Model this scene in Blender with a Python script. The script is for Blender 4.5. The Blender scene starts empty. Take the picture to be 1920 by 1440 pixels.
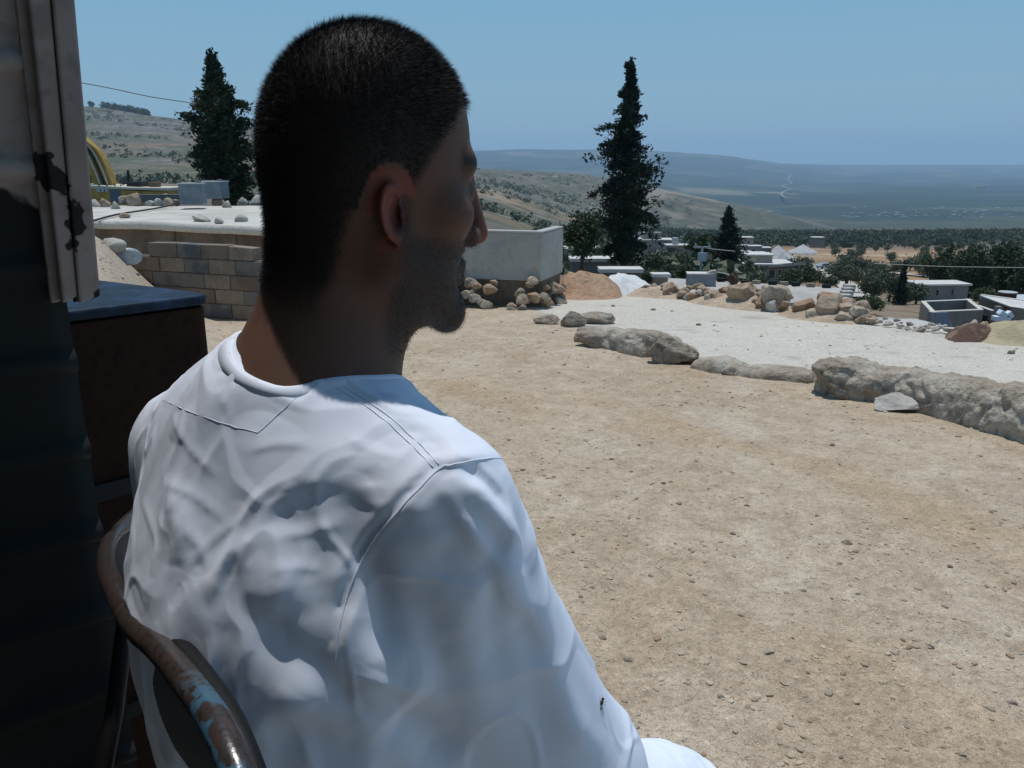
import bpy, math, random
import numpy as np
from mathutils import Vector, Matrix
rng = np.random.RandomState(7)
random.seed(7)
S = bpy.context.scene
COL = S.collection
# ------------------------------------------------------------------ camera, sky, sun, exposure
PITCH = math.radians(15.5); F = 1500.0; CAMZ = 1.6
cP, sP = math.cos(PITCH), math.sin(PITCH)
cam = bpy.data.cameras.new('camera'); cam_o = bpy.data.objects.new('camera', cam); COL.objects.link(cam_o)
cam.sensor_width = 36; cam.lens = 36 * F / 1920; cam.clip_start = 0.02; cam.clip_end = 60000
cam_o.location = (0, 0, CAMZ); cam_o.rotation_euler = (math.pi / 2 - PITCH, 0, 0)
S.camera = cam_o
SUN_EL, SUN_AZ = math.radians(80), math.radians(-8)      # azimuth from +Y towards +X
w = bpy.data.worlds.new('World'); S.world = w; w.use_nodes = True
nt = w.node_tree; bg = nt.nodes['Background']
sky = nt.nodes.new('ShaderNodeTexSky'); sky.sky_type = 'NISHITA'; sky.sun_disc = False
sky.sun_elevation = SUN_EL; sky.sun_rotation = SUN_AZ; sky.altitude = 400
sky.air_density = 1.2; sky.dust_density = .25; sky.ozone_density = 3.0
# the long paths near the horizon come out too yellow for this hazy noon: grade the sky towards its measured blue
tc = nt.nodes.new('ShaderNodeTexCoord'); sx = nt.nodes.new('ShaderNodeSeparateXYZ'); nt.links.new(tc.outputs['Generated'], sx.inputs[0])
rp_ = nt.nodes.new('ShaderNodeValToRGB'); nt.links.new(sx.outputs['Z'], rp_.inputs[0]); cr = rp_.color_ramp
cr.elements[0].position = 0.0; cr.elements[0].color = (.30, .47, .60, 1); cr.elements[1].position = 1.0; cr.elements[1].color = (.05, .16, .36, 1)
e = cr.elements.new(.05); e.color = (.27, .46, .585, 1); e = cr.elements.new(.25); e.color = (.150, .395, .61, 1); e = cr.elements.new(.55); e.color = (.10, .27, .52, 1)
sc_ = nt.nodes.new('ShaderNodeVectorMath'); sc_.operation = 'SCALE'; sc_.inputs[3].default_value = 10.0; nt.links.new(rp_.outputs[0], sc_.inputs[0])
mx_ = nt.nodes.new('ShaderNodeMix'); mx_.data_type = 'RGBA'; mx_.inputs[0].default_value = .92; nt.links.new(sky.outputs[0], mx_.inputs[6]); nt.links.new(sc_.outputs[0], mx_.inputs[7])
nt.links.new(mx_.outputs[2], bg.inputs[0]); bg.inputs[1].default_value = 0.10
sl = bpy.data.lights.new('sun', 'SUN'); sl.energy = 3.3; sl.angle = math.radians(0.55); sl.color = (1, .97, .92)
so = bpy.data.objects.new('sun', sl); COL.objects.link(so)
sdir = Vector((math.sin(SUN_AZ) * math.cos(SUN_EL), math.cos(SUN_AZ) * math.cos(SUN_EL), math.sin(SUN_EL)))
so.rotation_euler = sdir.to_track_quat('Z', 'Y').to_euler()
S.view_settings.view_transform = 'Standard'; S.view_settings.look = 'None'
S.view_settings.exposure = -0.06; S.view_settings.gamma = 1
S.render.engine = 'CYCLES'
S.cycles.use_denoising = True; S.cycles.max_bounces = 8; S.cycles.volume_bounces = 1
S.cycles.sample_clamp_indirect = 8

# ------------------------------------------------------------------ helpers
def PX(px, py, d):
    "world point on the ray through a photo pixel at forward depth d"
    u = (px - 960) / F * d; v = (720 - py) / F * d
    return np.array([u, d * cP + v * sP, CAMZ + v * cP - d * sP])
def PY(px, py, Y):
    "same, at horizontal forward distance Y"
    v = (720 - py) / F
    return PX(px, py, Y / (cP + v * sP))
def PZ(px, py, z):
    v = (720 - py) / F
    return PX(px, py, (z - CAMZ) / (v * cP - sP))
def tag(o, label=None, cat=None, group=None, kind=None):
    if label: o['label'] = label
    if cat: o['category'] = cat
    if group: o['group'] = group
    if kind: o['kind'] = kind
    return o
def link(name, me, mat=None, parent=None, loc=None):
    o = bpy.data.objects.new(name, me); COL.objects.link(o)
    if mat is not None:
        for m in (mat if isinstance(mat, (list, tuple)) else [mat]): me.materials.append(m)
    if parent is not None: o.parent = parent
    if loc is not None: o.location = loc
    return o
def empty(name, loc=(0, 0, 0), rz=0):
    o = bpy.data.objects.new(name, None); COL.objects.link(o); o.location = loc; o.rotation_euler = (0, 0, rz)
    o.empty_display_size = .1
    return o
def mesh_np(name, V, Fc, smooth=False, k=None):
    "Fc: (n,k) array of faces"
    V = np.asarray(V, np.float32); Fc = np.asarray(Fc, np.int32); k = Fc.shape[1]
    me = bpy.data.meshes.new(name)
    me.vertices.add(len(V)); me.vertices.foreach_set('co', V.ravel())
    me.loops.add(Fc.size); me.loops.foreach_set('vertex_index', Fc.ravel())
    me.polygons.add(len(Fc)); me.polygons.foreach_set('loop_start', np.arange(0, Fc.size, k, dtype=np.int32))
    me.polygons.foreach_set('use_smooth', np.full(len(Fc), smooth))
    me.update(calc_edges=True); me.validate()
    return me
def add_attr(me, name, arr):
    a = me.attributes.new(name, 'FLOAT_COLOR', 'POINT')
    c = np.ones((len(arr), 4), np.float32); c[:, :arr.shape[1]] = arr
    a.data.foreach_set('color', c.ravel())
class MB:
    "collects polygons"
    def __init__(s): s.v = []; s.f = []
    def add(s, v, f):
        n = len(s.v); s.v += [tuple(p) for p in v]; s.f += [tuple(i + n for i in q) for q in f]; return s
    def box(s, x0, x1, y0, y1, z0, z1, M=None):
        v = [(x, y, z) for z in (z0, z1) for y in (y0, y1) for x in (x0, x1)]
        if M is not None: v = [M @ Vector(p) for p in v]
        return s.add(v, [(0, 2, 3, 1), (4, 5, 7, 6), (0, 1, 5, 4), (2, 6, 7, 3), (1, 3, 7, 5), (0, 4, 6, 2)])
    def prism(s, poly, a, b):
        "poly list of 3D points, extruded by vector b-a"
        d = np.array(b) - np.array(a); n = len(poly)
        v = [np.array(p) for p in poly] + [np.array(p) + d for p in poly]
        return s.add(v, [tuple(range(n))[::-1], tuple(range(n, 2 * n))] + [(i, (i + 1) % n, (i + 1) % n + n, i + n) for i in range(n)])
    def tube(s, pts, r, n=10, cap=True):
        pts = [Vector(p) for p in pts]; m = len(pts)
        rs = r if hasattr(r, '__len__') else [r] * m
        up = Vector((0, 0, 1)); v = []; f = []
        for i, p in enumerate(pts):
            t = (pts[min(i + 1, m - 1)] - pts[max(i - 1, 0)]).normalized()
            if abs(t.dot(up)) > .95: up = Vector((1, 0, 0)) if abs(t.z) > .9 else Vector((0, 0, 1))
            a = t.cross(up).normalized(); b = a.cross(t); up = b
            for k in range(n):
                an = 2 * math.pi * k / n
                v.append(p + (a * math.cos(an) + b * math.sin(an)) * rs[i])
        for i in range(m - 1):
            for k in range(n):
                f.append((i * n + k, i * n + (k + 1) % n, (i + 1) * n + (k + 1) % n, (i + 1) * n + k))
        if cap: f += [tuple(range(n))[::-1], tuple(range((m - 1) * n, m * n))]
        return s.add(v, f)
    def build(s, name, mat, parent=None, smooth=False, bevel=0, loc=None):
        me = bpy.data.meshes.new(name); me.from_pydata([tuple(map(float, p)) for p in s.v], [], s.f); me.update()
        if smooth: me.polygons.foreach_set('use_smooth', [True] * len(me.polygons))
        o = link(name, me, mat, parent, loc)
        if bevel:
            b = o.modifiers.new('b', 'BEVEL'); b.width = bevel; b.segments = 2; b.limit_method = 'ANGLE'
        return o
def spline(pts, n=8):
    "Catmull-Rom through points"
    P = np.array(pts, float); P = np.vstack([2 * P[0] - P[1], P, 2 * P[-1] - P[-2]]); out = []
    for i in range(1, len(P) - 2):
        for t in np.linspace(0, 1, n, endpoint=False):
            a, b, c, d = P[i - 1:i + 3]
            out.append(.5 * ((2 * b) + (c - a) * t + (2 * a - 5 * b + 4 * c - d) * t * t + (3 * b - a - 3 * c + d) * t ** 3))
    out.append(P[-2]); return np.array(out)
# value noise (numpy)
_perm = np.random.RandomState(3).rand(64, 64, 64).astype(np.float32)
def vnoise(P, scale=1.0, oct=1, seed=0, lac=2.03, gain=.5):
    P = np.asarray(P, np.float64) * scale + seed * 13.37; tot = 0; amp = 1; nrm = 0
    if P.shape[1] == 2: P = np.column_stack([P, np.full(len(P), seed * 3.1 + .5)])
    for o in range(oct):
        i = np.floor(P).astype(int); f = P - i; f = f * f * (3 - 2 * f)
        r = 0
        for dx in (0, 1):
            for dy in (0, 1):
                for dz in (0, 1):
                    wgt = (f[:, 0] if dx else 1 - f[:, 0]) * (f[:, 1] if dy else 1 - f[:, 1]) * (f[:, 2] if dz else 1 - f[:, 2])
                    r = r + wgt * _perm[(i[:, 0] + dx) % 64, (i[:, 1] + dy) % 64, (i[:, 2] + dz) % 64]
        tot = tot + amp * (r * 2 - 1); nrm += amp; amp *= gain; P = P * lac + 5.1
    return tot / nrm
def sstep(a, b, x):
    t = np.clip((x - a) / (b - a), 0, 1); return t * t * (3 - 2 * t)

# ------------------------------------------------------------------ materials
def mat(name, col, rough=.9, noise=None, bump=None, metal=0, attr=None, spec=.3, sss=0):
    """noise: list of (scale, detail, colour2, lo, hi) layers mixed over col; bump: list of (scale, detail, strength, distance)"""
    m = bpy.data.materials.new(name); m.use_nodes = True; N = m.node_tree.nodes; L = m.node_tree.links
    b = N['Principled BSDF']; b.inputs['Roughness'].default_value = rough; b.inputs['Metallic'].default_value = metal
    b.inputs['Specular IOR Level'].default_value = spec
    if sss:
        b.inputs['Subsurface Weight'].default_value = sss; b.inputs['Subsurface Radius'].default_value = (1, .25, .1)
        b.inputs['Subsurface Scale'].default_value = .008
    geo = N.new('ShaderNodeNewGeometry')
    if attr:
        a = N.new('ShaderNodeAttribute'); a.attribute_name = attr; cur = a.outputs['Color']
    else:
        rgb = N.new('ShaderNodeRGB'); rgb.outputs[0].default_value = (*col, 1); cur = rgb.outputs[0]
    for (sc, det, c2, lo, hi) in (noise or []):
        n = N.new('ShaderNodeTexNoise'); n.inputs['Scale'].default_value = sc; n.inputs['Detail'].default_value = det
        L.new(geo.outputs['Position'], n.inputs['Vector'])
        r = N.new('ShaderNodeMapRange'); r.inputs[1].default_value = lo; r.inputs[2].default_value = hi
        L.new(n.outputs[0], r.inputs[0])
        mx = N.new('ShaderNodeMix'); mx.data_type = 'RGBA'
        L.new(r.outputs[0], mx.inputs[0]); L.new(cur, mx.inputs[6])
        if c2 is None or isinstance(c2, (int, float)):     # multiply by a factor
            mm = N.new('ShaderNodeMix'); mm.data_type = 'RGBA'; mm.blend_type = 'MULTIPLY'; mm.inputs[0].default_value = 1
            L.new(cur, mm.inputs[6]); mm.inputs[7].default_value = (c2, c2, c2, 1); L.new(mm.outputs[2], mx.inputs[7])
        else: mx.inputs[7].default_value = (*c2, 1)
        cur = mx.outputs[2]
    L.new(cur, b.inputs['Base Color'])
    prev = None
    for (sc, det, st, dist) in (bump or []):
        n = N.new('ShaderNodeTexNoise'); n.inputs['Scale'].default_value = sc; n.inputs['Detail'].default_value = det
        L.new(geo.outputs['Position'], n.inputs['Vector'])
        bp = N.new('ShaderNodeBump'); bp.inputs['Strength'].default_value = st; bp.inputs['Distance'].default_value = dist
        L.new(n.outputs[0], bp.inputs['Height'])
        if prev: L.new(prev.outputs[0], bp.inputs['Normal'])
        prev = bp
    if prev: L.new(prev.outputs[0], b.inputs['Normal'])
    m.diffuse_color = (*col, 1)
    return m
# ------------------------------------------------------------------ ground and terrain
def pchip(xs, ys, x):
    xs = np.asarray(xs, float); ys = np.asarray(ys, float); h = np.diff(xs); d = np.diff(ys) / h
    m = np.zeros(len(xs)); m[0] = d[0]; m[-1] = d[-1]
    for i in range(1, len(xs) - 1): m[i] = 0 if d[i - 1] * d[i] <= 0 else 2 * d[i - 1] * d[i] / (d[i - 1] + d[i])
    i = np.clip(np.searchsorted(xs, x) - 1, 0, len(h) - 1); t = (x - xs[i]) / h[i]
    return (ys[i] * (2 * t**3 - 3 * t**2 + 1) + h[i] * m[i] * (t**3 - 2 * t**2 + t) + ys[i + 1] * (-2 * t**3 + 3 * t**2) + h[i] * m[i + 1] * (t**3 - t**2))
def plane_z(Y): return -0.065 * (np.sqrt((np.maximum(Y, 0) - 3) ** 2 + .6) + (np.maximum(Y, 0) - 3)) / 2
def py2drop(py, Y): return Y * np.tan(np.arctan((720 - py) / F) - PITCH)
TC = np.array([-300, 170, 330, 480, 700, 900, 1060, 1200, 1400, 1600, 1800, 2000, 2300], float)
TU = (TC - 960) / F * .985
TR = [  # forward distance, then the sight-line row for every column
 (20,    505, 505, 505, 505, 515, 535, 555, 570, 592, 602, 626, 645, 660),
 (38,    425, 425, 425, 430, 440, 470, 540, 556, 580, 592, 617, 622, 622),
 (60,    382, 380, 380, 382, 400, 440, 512, 524, 548, 572, 575, 580, 580),
 (100,   374, 371, 371, 373, 385, 420, 482, 502, 527, 545, 553, 558, 560),
 (200,   362, 358, 358, 360, 370, 405, 457, 475, 495, 504, 500, 500, 500),
 (400,   338, 334, 334, 338, 352, 385, 430, 450, 462, 468, 466, 466, 460),
 (700,   292, 290, 292, 300, 322, 352, 405, 440, 441, 441, 440, 438, 436),
 (1100,  240, 238, 250, 268, 292, 335, 372, 414, 446, 452, 452, 450, 448),
 (1500,  193, 199, 222, 240, 285, 318, 326, 349, 388, 428, 432, 430, 428),
 (2100,  200, 215, 240, 262, 300, 325, 345, 372, 402, 405, 402, 400, 398),
 (4000,  310, 310, 310, 310, 310, 325, 342, 352, 362, 366, 366, 366, 366),
 (7000,  300, 300, 300, 300, 300, 302, 308, 318, 332, 340, 340, 340, 340),
 (9500,  290, 290, 290, 290, 288, 283, 279, 284, 299, 325, 325, 325, 325),
 (13500, 300, 300, 300, 300, 300, 300, 300, 300, 305, 309, 309, 309, 309),
 (17000, 306, 306, 306, 306, 306, 306, 306, 306, 308, 312, 312, 312, 312)]
TY = np.log([r[0] for r in TR])
# far lip of the yard / white platform, as seen along each column
_lp = [(1060, 546), (1130, 547), (1200, 551), (1300, 562), (1400, 577), (1500, 590), (1600, 605), (1700, 618), (1800, 629), (1920, 641), (2300, 665)]
def _lipY(py):
    Y = 12.0
    for _ in range(30): Y = (CAMZ - float(plane_z(Y))) / math.tan(PITCH - math.atan((720 - py) / F))
    return Y
LIPU = [-2, (700 - 960) / F * .985] + [(p[0] - 960) / F * .99 for p in _lp]; LIPY = [16, 16] + [_lipY(p[1]) for p in _lp]
def ground_z(x, Y):
    x = np.atleast_1d(np.asarray(x, float)); Y = np.maximum(np.atleast_1d(np.asarray(Y, float)), .01)
    u = np.clip(x / np.maximum(Y, .5), TU[0] - .5, TU[-1] + .5)
    uc = np.clip(u, TU[0], TU[-1])
    R = np.array([pchip(TU, r[1:], uc) for r in TR])           # rows x n
    lY = np.log(np.clip(Y, 20, 17000)); i = np.clip(np.searchsorted(TY, lY) - 1, 0, len(TY) - 2)
    # cubic hermite per point along Y
    t = (lY - TY[i]) / (TY[i + 1] - TY[i]); n = np.arange(len(uc))
    a, b = R[i, n], R[i + 1, n]
    def slope(k):
        k0 = np.clip(k - 1, 0, len(TY) - 1); k1 = np.clip(k + 1, 0, len(TY) - 1)
        d0 = np.where(k > 0, (R[k, n] - R[k0, n]) / np.maximum(TY[k] - TY[k0], 1e-6), 0); d1 = np.where(k < len(TY) - 1, (R[k1, n] - R[k, n]) / np.maximum(TY[k1] - TY[k], 1e-6), 0)
        return np.where(d0 * d1 > 0, 2 * d0 * d1 / (d0 + d1 + 1e-9 * np.sign(d0 + d1 + 1e-12)), 0)
    h = TY[i + 1] - TY[i]; m0, m1 = slope(i), slope(i + 1)
    py = a * (2 * t**3 - 3 * t**2 + 1) + h * m0 * (t**3 - 2 * t**2 + t) + b * (3 * t**2 - 2 * t**3) + h * m1 * (t**3 - t**2)
    Yt = np.maximum(Y, 20); zf = CAMZ + py2drop(py, Yt)
    E = np.interp(u, LIPU, LIPY)
    wgt = sstep(0, 1, (Y - E) / (20.5 - E))
    z = plane_z(Y) * (1 - wgt) + zf * wgt
    # sandy bank rising on the left, beside the block wall
    bx = sstep(-.36, -.52, u) * sstep(3.5, 9, Y) * sstep(13.5, 11, Y)
    z = z + bx * 1.35 * sstep(0, 1, (-.36 - u) / .30 + .25)
    return z
def gz(x, Y): return float(ground_z(x, Y)[0])
def hit(px, py, lo=1.0, hi=17.0):
    "where the sight line meets the ground"
    Ys = np.arange(lo, hi, .04); v = (720 - py) / F; d = Ys / (cP + v * sP); xs = (px - 960) / F * d; zs_ = CAMZ + v * d * cP - d * sP
    g = ground_z(xs, Ys); k = np.where(zs_ <= g)[0]; k = k[0] if len(k) else len(Ys) - 1
    return np.array([xs[k], Ys[k], g[k]])
def segdist(P, poly):
    d = np.full(len(P), 1e9); poly = np.array(poly)
    for a, b in zip(poly[:-1], poly[1:]):
        ab = b - a; t = np.clip(((P - a) @ ab) / (ab @ ab + 1e-9), 0, 1)
        d = np.minimum(d, np.linalg.norm(P - (a + t[:, None] * ab), axis=1))
    return d
def inpoly(P, poly):
    poly = np.array(poly); ins = np.zeros(len(P), bool); j = len(poly) - 1
    for i in range(len(poly)):
        xi, yi = poly[i]; xj, yj = poly[j]
        c = ((yi > P[:, 1]) != (yj > P[:, 1])) & (P[:, 0] < (xj - xi) * (P[:, 1] - yi) / (yj - yi + 1e-12) + xi)
        ins ^= c; j = i
    return ins
_edge = [(1010, 585), (1062, 600), (1092, 618), (1100, 632), (1180, 642), (1290, 664), (1400, 692), (1470, 702), (1535, 704), (1640, 722), (1750, 742), (1860, 770), (1960, 802), (2200, 900)]
EDGE = [hit(*p)[:2] for p in _edge]
PLAT = [np.array([.2, 25.])] + EDGE + [np.array([30., 4.]), np.array([30., 25.])]
def zone_white(P):
    P2 = np.column_stack([P[:, 0], P[:, 1]]) + .12 * np.column_stack([vnoise(P[:, :2], 1.3, 3, 1), vnoise(P[:, :2], 1.3, 3, 2)])
    d = segdist(P2, EDGE); ins = inpoly(P2, PLAT)
    sd = np.where(ins, d, -d); wd = np.clip(.05 + .35 * sstep(.4, .0, P[:, 0] / np.maximum(P[:, 1], 1) * 6), .05, .6)
    return sstep(-wd, wd, sd)
def ground_cols(P):
    n = len(P); P2 = P[:, :2]
    big = vnoise(P2, .45, 3, 4); mid = vnoise(P2, 2.2, 3, 5); fine = vnoise(P2, 9, 3, 6); vf = vnoise(P2, 38, 2, 16)
    sand = np.array([.47, .365, .255]); pale = np.array([.56, .47, .36]); rust = np.array([.40, .27, .155]); grey = np.array([.49, .42, .335])
    c = sand + (pale - sand) * np.clip(.35 + .9 * mid + .5 * fine, 0, 1)[:, None] * .75
    k = sstep(.1, .6, big + .2 * mid)[:, None] * .5; c = c * (1 - k) + grey * k
    k = (sstep(.15, .55, vnoise(P2, 1.1, 4, 8)) * .30)[:, None]; c = c * (1 - k) + rust * k
    # rust-coloured wheel streaks running across the yard
    for a, b, wd, st in [((1080, 740), (1500, 870), .13, .75), ((1500, 870), (1960, 1040), .17, .65), ((1690, 960), (1960, 1060), .2, .5), ((1600, 1240), (1900, 1400), .12, .45), ((830, 720), (1200, 800), .3, .5)]:
        A, B = hit(*a)[:2], hit(*b)[:2]; d = segdist(P2 + .10 * np.column_stack([vnoise(P2, 2, 2, 9), vnoise(P2, 2, 2, 10)]), [A, B])
        k = (np.exp(-(d / wd) ** 2) * st * np.clip(.55 + .8 * vnoise(P2, 3.1, 3, 12), 0, 1))[:, None]; c = c * (1 - k) + rust * 1.12 * k
    c = c * (1 + .16 * vf + .12 * fine)[:, None]
    wz = zone_white(P)[:, None]
    white = np.array([.62, .57, .485]) * (1 + .05 * mid + .07 * fine + .05 * big)[:, None]
    dk = sstep(.35, .6, vnoise(P2 * [1, 2.2], 1.7, 4, 14))[:, None] * .22; white = white * (1 - dk)
    c = c * (1 - wz) + white * wz
    # pinkish sand on the left bank
    u = P[:, 0] / np.maximum(P[:, 1], 1); k = (sstep(-.30, -.42, u) * sstep(4, 6, P[:, 1]))[:, None]
    c = c * (1 - k) + np.array([.50, .41, .31]) * (1 + .15 * fine + .1 * vf)[:, None] * k
    # yellow patch at the far right lip
    q = hit(1900, 668)[:2]
    return np.clip(c, .02, .9), wz[:, 0]
def relief(P, wz):
    P2 = P[:, :2]
    r = .030 * vnoise(P2, .9, 3, 21) + .010 * vnoise(P2, 5, 3, 22) + .0055 * vnoise(P2, 22, 3, 23)
    return r * (1 - .6 * wz)
def near_mesh():
    ny, nu = 640, 640
    Y = np.exp(np.linspace(math.log(1.25), math.log(21), ny)); U = np.linspace(-1.0, 1.05, nu)
    YY, UU = np.meshgrid(Y, U, indexing='ij'); X = (UU * YY).ravel(); Yr = YY.ravel()
    P = np.column_stack([X, Yr, ground_z(X, Yr)]); c, wz = ground_cols(P); P[:, 2] += relief(P, wz)
    rim = (YY.ravel() > 20.5) | (YY.ravel() < 1.3); P[rim, 2] -= .15
    i = np.arange(ny * nu).reshape(ny, nu); Fc = np.column_stack([i[:-1, :-1].ravel(), i[:-1, 1:].ravel(), i[1:, 1:].ravel(), i[1:, :-1].ravel()])
    me = mesh_np('yard_ground', P, Fc, True); add_attr(me, 'Col', c)
    return me
m_ground = mat('gravel_soil', (.4, .3, .2), .95, attr='Col',
    noise=[(26, 6, .86, .50, .62), (70, 6, .78, .52, .66), (120, 4, 1.28, .54, .64), (240, 3, .50, .60, .68)],
    bump=[(30, 9, .9, .028), (140, 5, .8, .009)], spec=.15)
yard = tag(link('yard_ground', near_mesh(), m_ground), kind='structure')

def far_mesh():
    ny, nu = 560, 640
    Y = np.concatenate([np.exp(np.linspace(math.log(20), math.log(2200), 400, endpoint=False)), np.exp(np.linspace(math.log(2200), math.log(16500), 160))])
    U = np.linspace(TU[0] - .3, TU[-1] + .3, nu)
    YY, UU = np.meshgrid(Y, U, indexing='ij'); X = (UU * YY).ravel(); Yr = YY.ravel()
    P = np.column_stack([X, Yr, ground_z(X, Yr)]); P2 = P[:, :2]; u = UU.ravel()
    far = sstep(300, 1200, Yr)
    n1 = vnoise(P2, 1 / 260., 5, 31); n2 = vnoise(P2, 1 / 30., 4, 32); n3 = vnoise(P2, 1 / 900., 5, 33)
    P[:, 2] += (n1 * 7 * far + n2 * .35 * sstep(60, 300, Yr) * (1 + 3 * far)) * sstep(30, 300, Yr) + n3 * 40 * sstep(2500, 5000, Yr) * sstep(13500, 9000, Yr)
    P[Yr < 20.4, 2] -= .12
    # surface colour by what grows or lies there
    lime = np.array([.155, .138, .12]); soil = np.array([.37, .25, .155]); scrub = np.array([.085, .10, .06]); dry = np.array([.40, .30, .18]); pine = np.array([.045, .065, .035])
    field = np.array([.42, .37, .30])
    c = np.tile(lime, (len(P), 1))
    def blend(c, col, k): k = np.clip(k, 0, 1)[:, None]; return c * (1 - k) + np.asarray(col) * k
    c = blend(c, soil, .6 * sstep(-.1, .5, n1) * sstep(1300, 700, Yr) + .0)
    # hill on the left: terraces and scrub
    s1 = vnoise(P2, 1 / 14., 4, 41); s2 = vnoise(P2, 1 / 55., 4, 42); s3 = vnoise(P2, 1 / 6., 2, 45)
    hill = sstep(60, 200, Yr) * sstep(2300, 1900, Yr) * sstep(.36, .22, u)
    band = np.sin(P[:, 2] * .55 + 3 * n1 + s2) 
    c = blend(c, [.27, .245, .215], hill * .45 * sstep(.75, .98, band))
    up = sstep(900, 1300, Yr)
    c = blend(c, scrub, hill * sstep(.02, .32, s1 + .55 * s2 + .2 * s3 + .22 - .08 * up) * .86)
    c = blend(c, [.24, .165, .115], hill * sstep(.3, .6, vnoise(P2, 1 / 120., 3, 46)) * .6 * (1 - up))
    # orange dry meadow and orchard soil right of the houses
    u = u + .035 * s2 + .02 * n1; me_ = (.55 + .45 * sstep(-.3, .1, s1 + s2)) * sstep(.27, .33, u) * sstep(.62, .5, u) * sstep(70, 130, Yr) * sstep(520, 330, Yr)
    c = blend(c, [.34, .215, .12], me_); c = blend(c, [.42, .34, .24], me_ * sstep(.25, .45, s2) * .8)
    vil = sstep(20, 40, Yr) * sstep(420, 160, Yr) * (1 - me_) * sstep(-.05, .1, u)
    c = blend(c, [.24, .18, .12], vil * .8); c = blend(c, scrub, vil * sstep(-.1, .35, s1 + s2) * .8)
    # wooded ridge
    rd = sstep(380, 560, Yr) * sstep(1500, 1000, Yr) * sstep(.1, .2, u)
    c = blend(c, scrub * .8, rd * sstep(-.35, .15, s2 + .4 * s1)); 
    # pale limestone spur in front of the valley
    wd_ = sstep(880, 1000, Yr) * sstep(.10, .16, u); c = blend(c, [.065, .08, .055], wd_ * sstep(-.5, .1, s2 + n1)); c = blend(c, [.10, .105, .08], wd_ * sstep(.1, .5, s1) * .7)
    sp = sstep(1000, 1250, Yr) * sstep(1750, 1450, Yr) * sstep(.10, .17, u) * sstep(.36, .26, u)
    c = blend(c, [.30, .25, .20], sp * sstep(-.15, .3, s2 + n1) * .8)
    # valley floor and far mountain
    va = sstep(1600, 1950, Yr); v1 = vnoise(P2, 1 / 350., 5, 51); v2 = vnoise(P2 * [1, .35], 1 / 500., 5, 52)
    c = blend(c, [.035, .055, .05], va); c = blend(c, [.11, .12, .085], va * sstep(-.1, .4, v1) * .8); c = blend(c, [.30, .27, .20], va * sstep(.33, .55, v2) * .55 * sstep(7500, 5000, Yr))
    c = blend(c, [.16, .15, .11], sstep(7500, 8500, Yr) * sstep(-.2, .4, v1) * .6)
    i = np.arange(ny * nu).reshape(ny, nu); Fc = np.column_stack([i[:-1, :-1].ravel(), i[:-1, 1:].ravel(), i[1:, 1:].ravel(), i[1:, :-1].ravel()])
    me = mesh_np('hills', P, Fc, True); add_attr(me, 'Col', c)
    return me
m_far = mat('hillside', (.3, .25, .2), .95, attr='Col', noise=[(.35, 7, .72, .5, .62), (.05, 8, 1.22, .52, .66), (1.2, 3, .55, .6, .68)], bump=[(.3, 6, .5, 1.2)], spec=.1)
tag(link('hills', far_mesh(), m_far), kind='structure')
# plain ground under and behind the viewer's end of the yard
mb = MB(); mb.add([(-14, -14, -.04), (14, -14, -.04), (14, 1.6, -.04), (-14, 1.6, -.04)], [(0, 1, 2, 3)])
tag(mb.build('ground', mat('yard_soil', (.42, .34, .24), .95, noise=[(8, 6, .8, .45, .6)], bump=[(40, 6, .4, .01)])), kind='structure')

# loose gravel: thousands of pebbles, one mesh
def pebbles():
    ico = bmesh_ico(1); base_v, base_f = ico; V = []; Fs = []; Cs = []; n0 = 0
    nP = 42000
    Yr = 1.5 + (rng.rand(nP) ** 1.35) * 9.5; u = rng.uniform(-.75, .85, nP); X = u * Yr
    P = np.column_stack([X, Yr, ground_z(X, Yr)]); c, wz = ground_cols(P); P[:, 2] += relief(P, wz)
    cl = vnoise(P[:, :2], 2.5, 3, 71)
    keep = (rng.rand(nP) < np.where(wz > .4, .10, .35 + .9 * np.clip(cl, -.3, 1))); P = P[keep]; wz = wz[keep]
    n = len(P); s = (.0024 + .0085 * rng.rand(n) ** 6.0) * (1 + .03 * P[:, 1]) * np.where(P[:, 1] > 5, 1.3, 1)
    tone = rng.rand(n)
    for k in range(n):
        a = rng.rand() * 6.28; ca, sa = math.cos(a), math.sin(a)
        sc = s[k] * np.array([1 + .7 * rng.rand(), .8 + .4 * rng.rand(), .4 + .35 * rng.rand()])
        v = base_v * (1 + rng.uniform(-.22, .22, (len(base_v), 1))) * sc
        v = np.column_stack([v[:, 0] * ca - v[:, 1] * sa, v[:, 0] * sa + v[:, 1] * ca, v[:, 2]]) + P[k] + [0, 0, sc[2] * .35]
        V.append(v); Fs.append(base_f + n0); n0 += len(v)
        t = tone[k]; col = np.array([.46, .38, .28]) * (.62 + .6 * t) if t < .88 else np.array([.36, .24, .15]) * (.6 + t * .4)
        if t < .05: col = np.array([.19, .155, .12])
        Cs.append(np.tile(col, (len(v), 1)))
    me = mesh_np('gravel', np.vstack(V), np.vstack(Fs)); add_attr(me, 'Col', np.vstack(Cs)); return me
def bmesh_ico(sub):
    import bmesh
    b = bmesh.new(); bmesh.ops.create_icosphere(b, subdivisions=sub, radius=1); b.verts.ensure_lookup_table()
    v = np.array([p.co[:] for p in b.verts]); f = np.array([[q.index for q in t.verts] for t in b.faces]); b.free(); return v, f
tag(link('gravel', pebbles(), mat('pebble', (.4, .35, .3), .9, attr='Col', spec=.2)), 'loose pebbles and stone chips scattered over the brown yard', 'gravel', kind='stuff')
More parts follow.
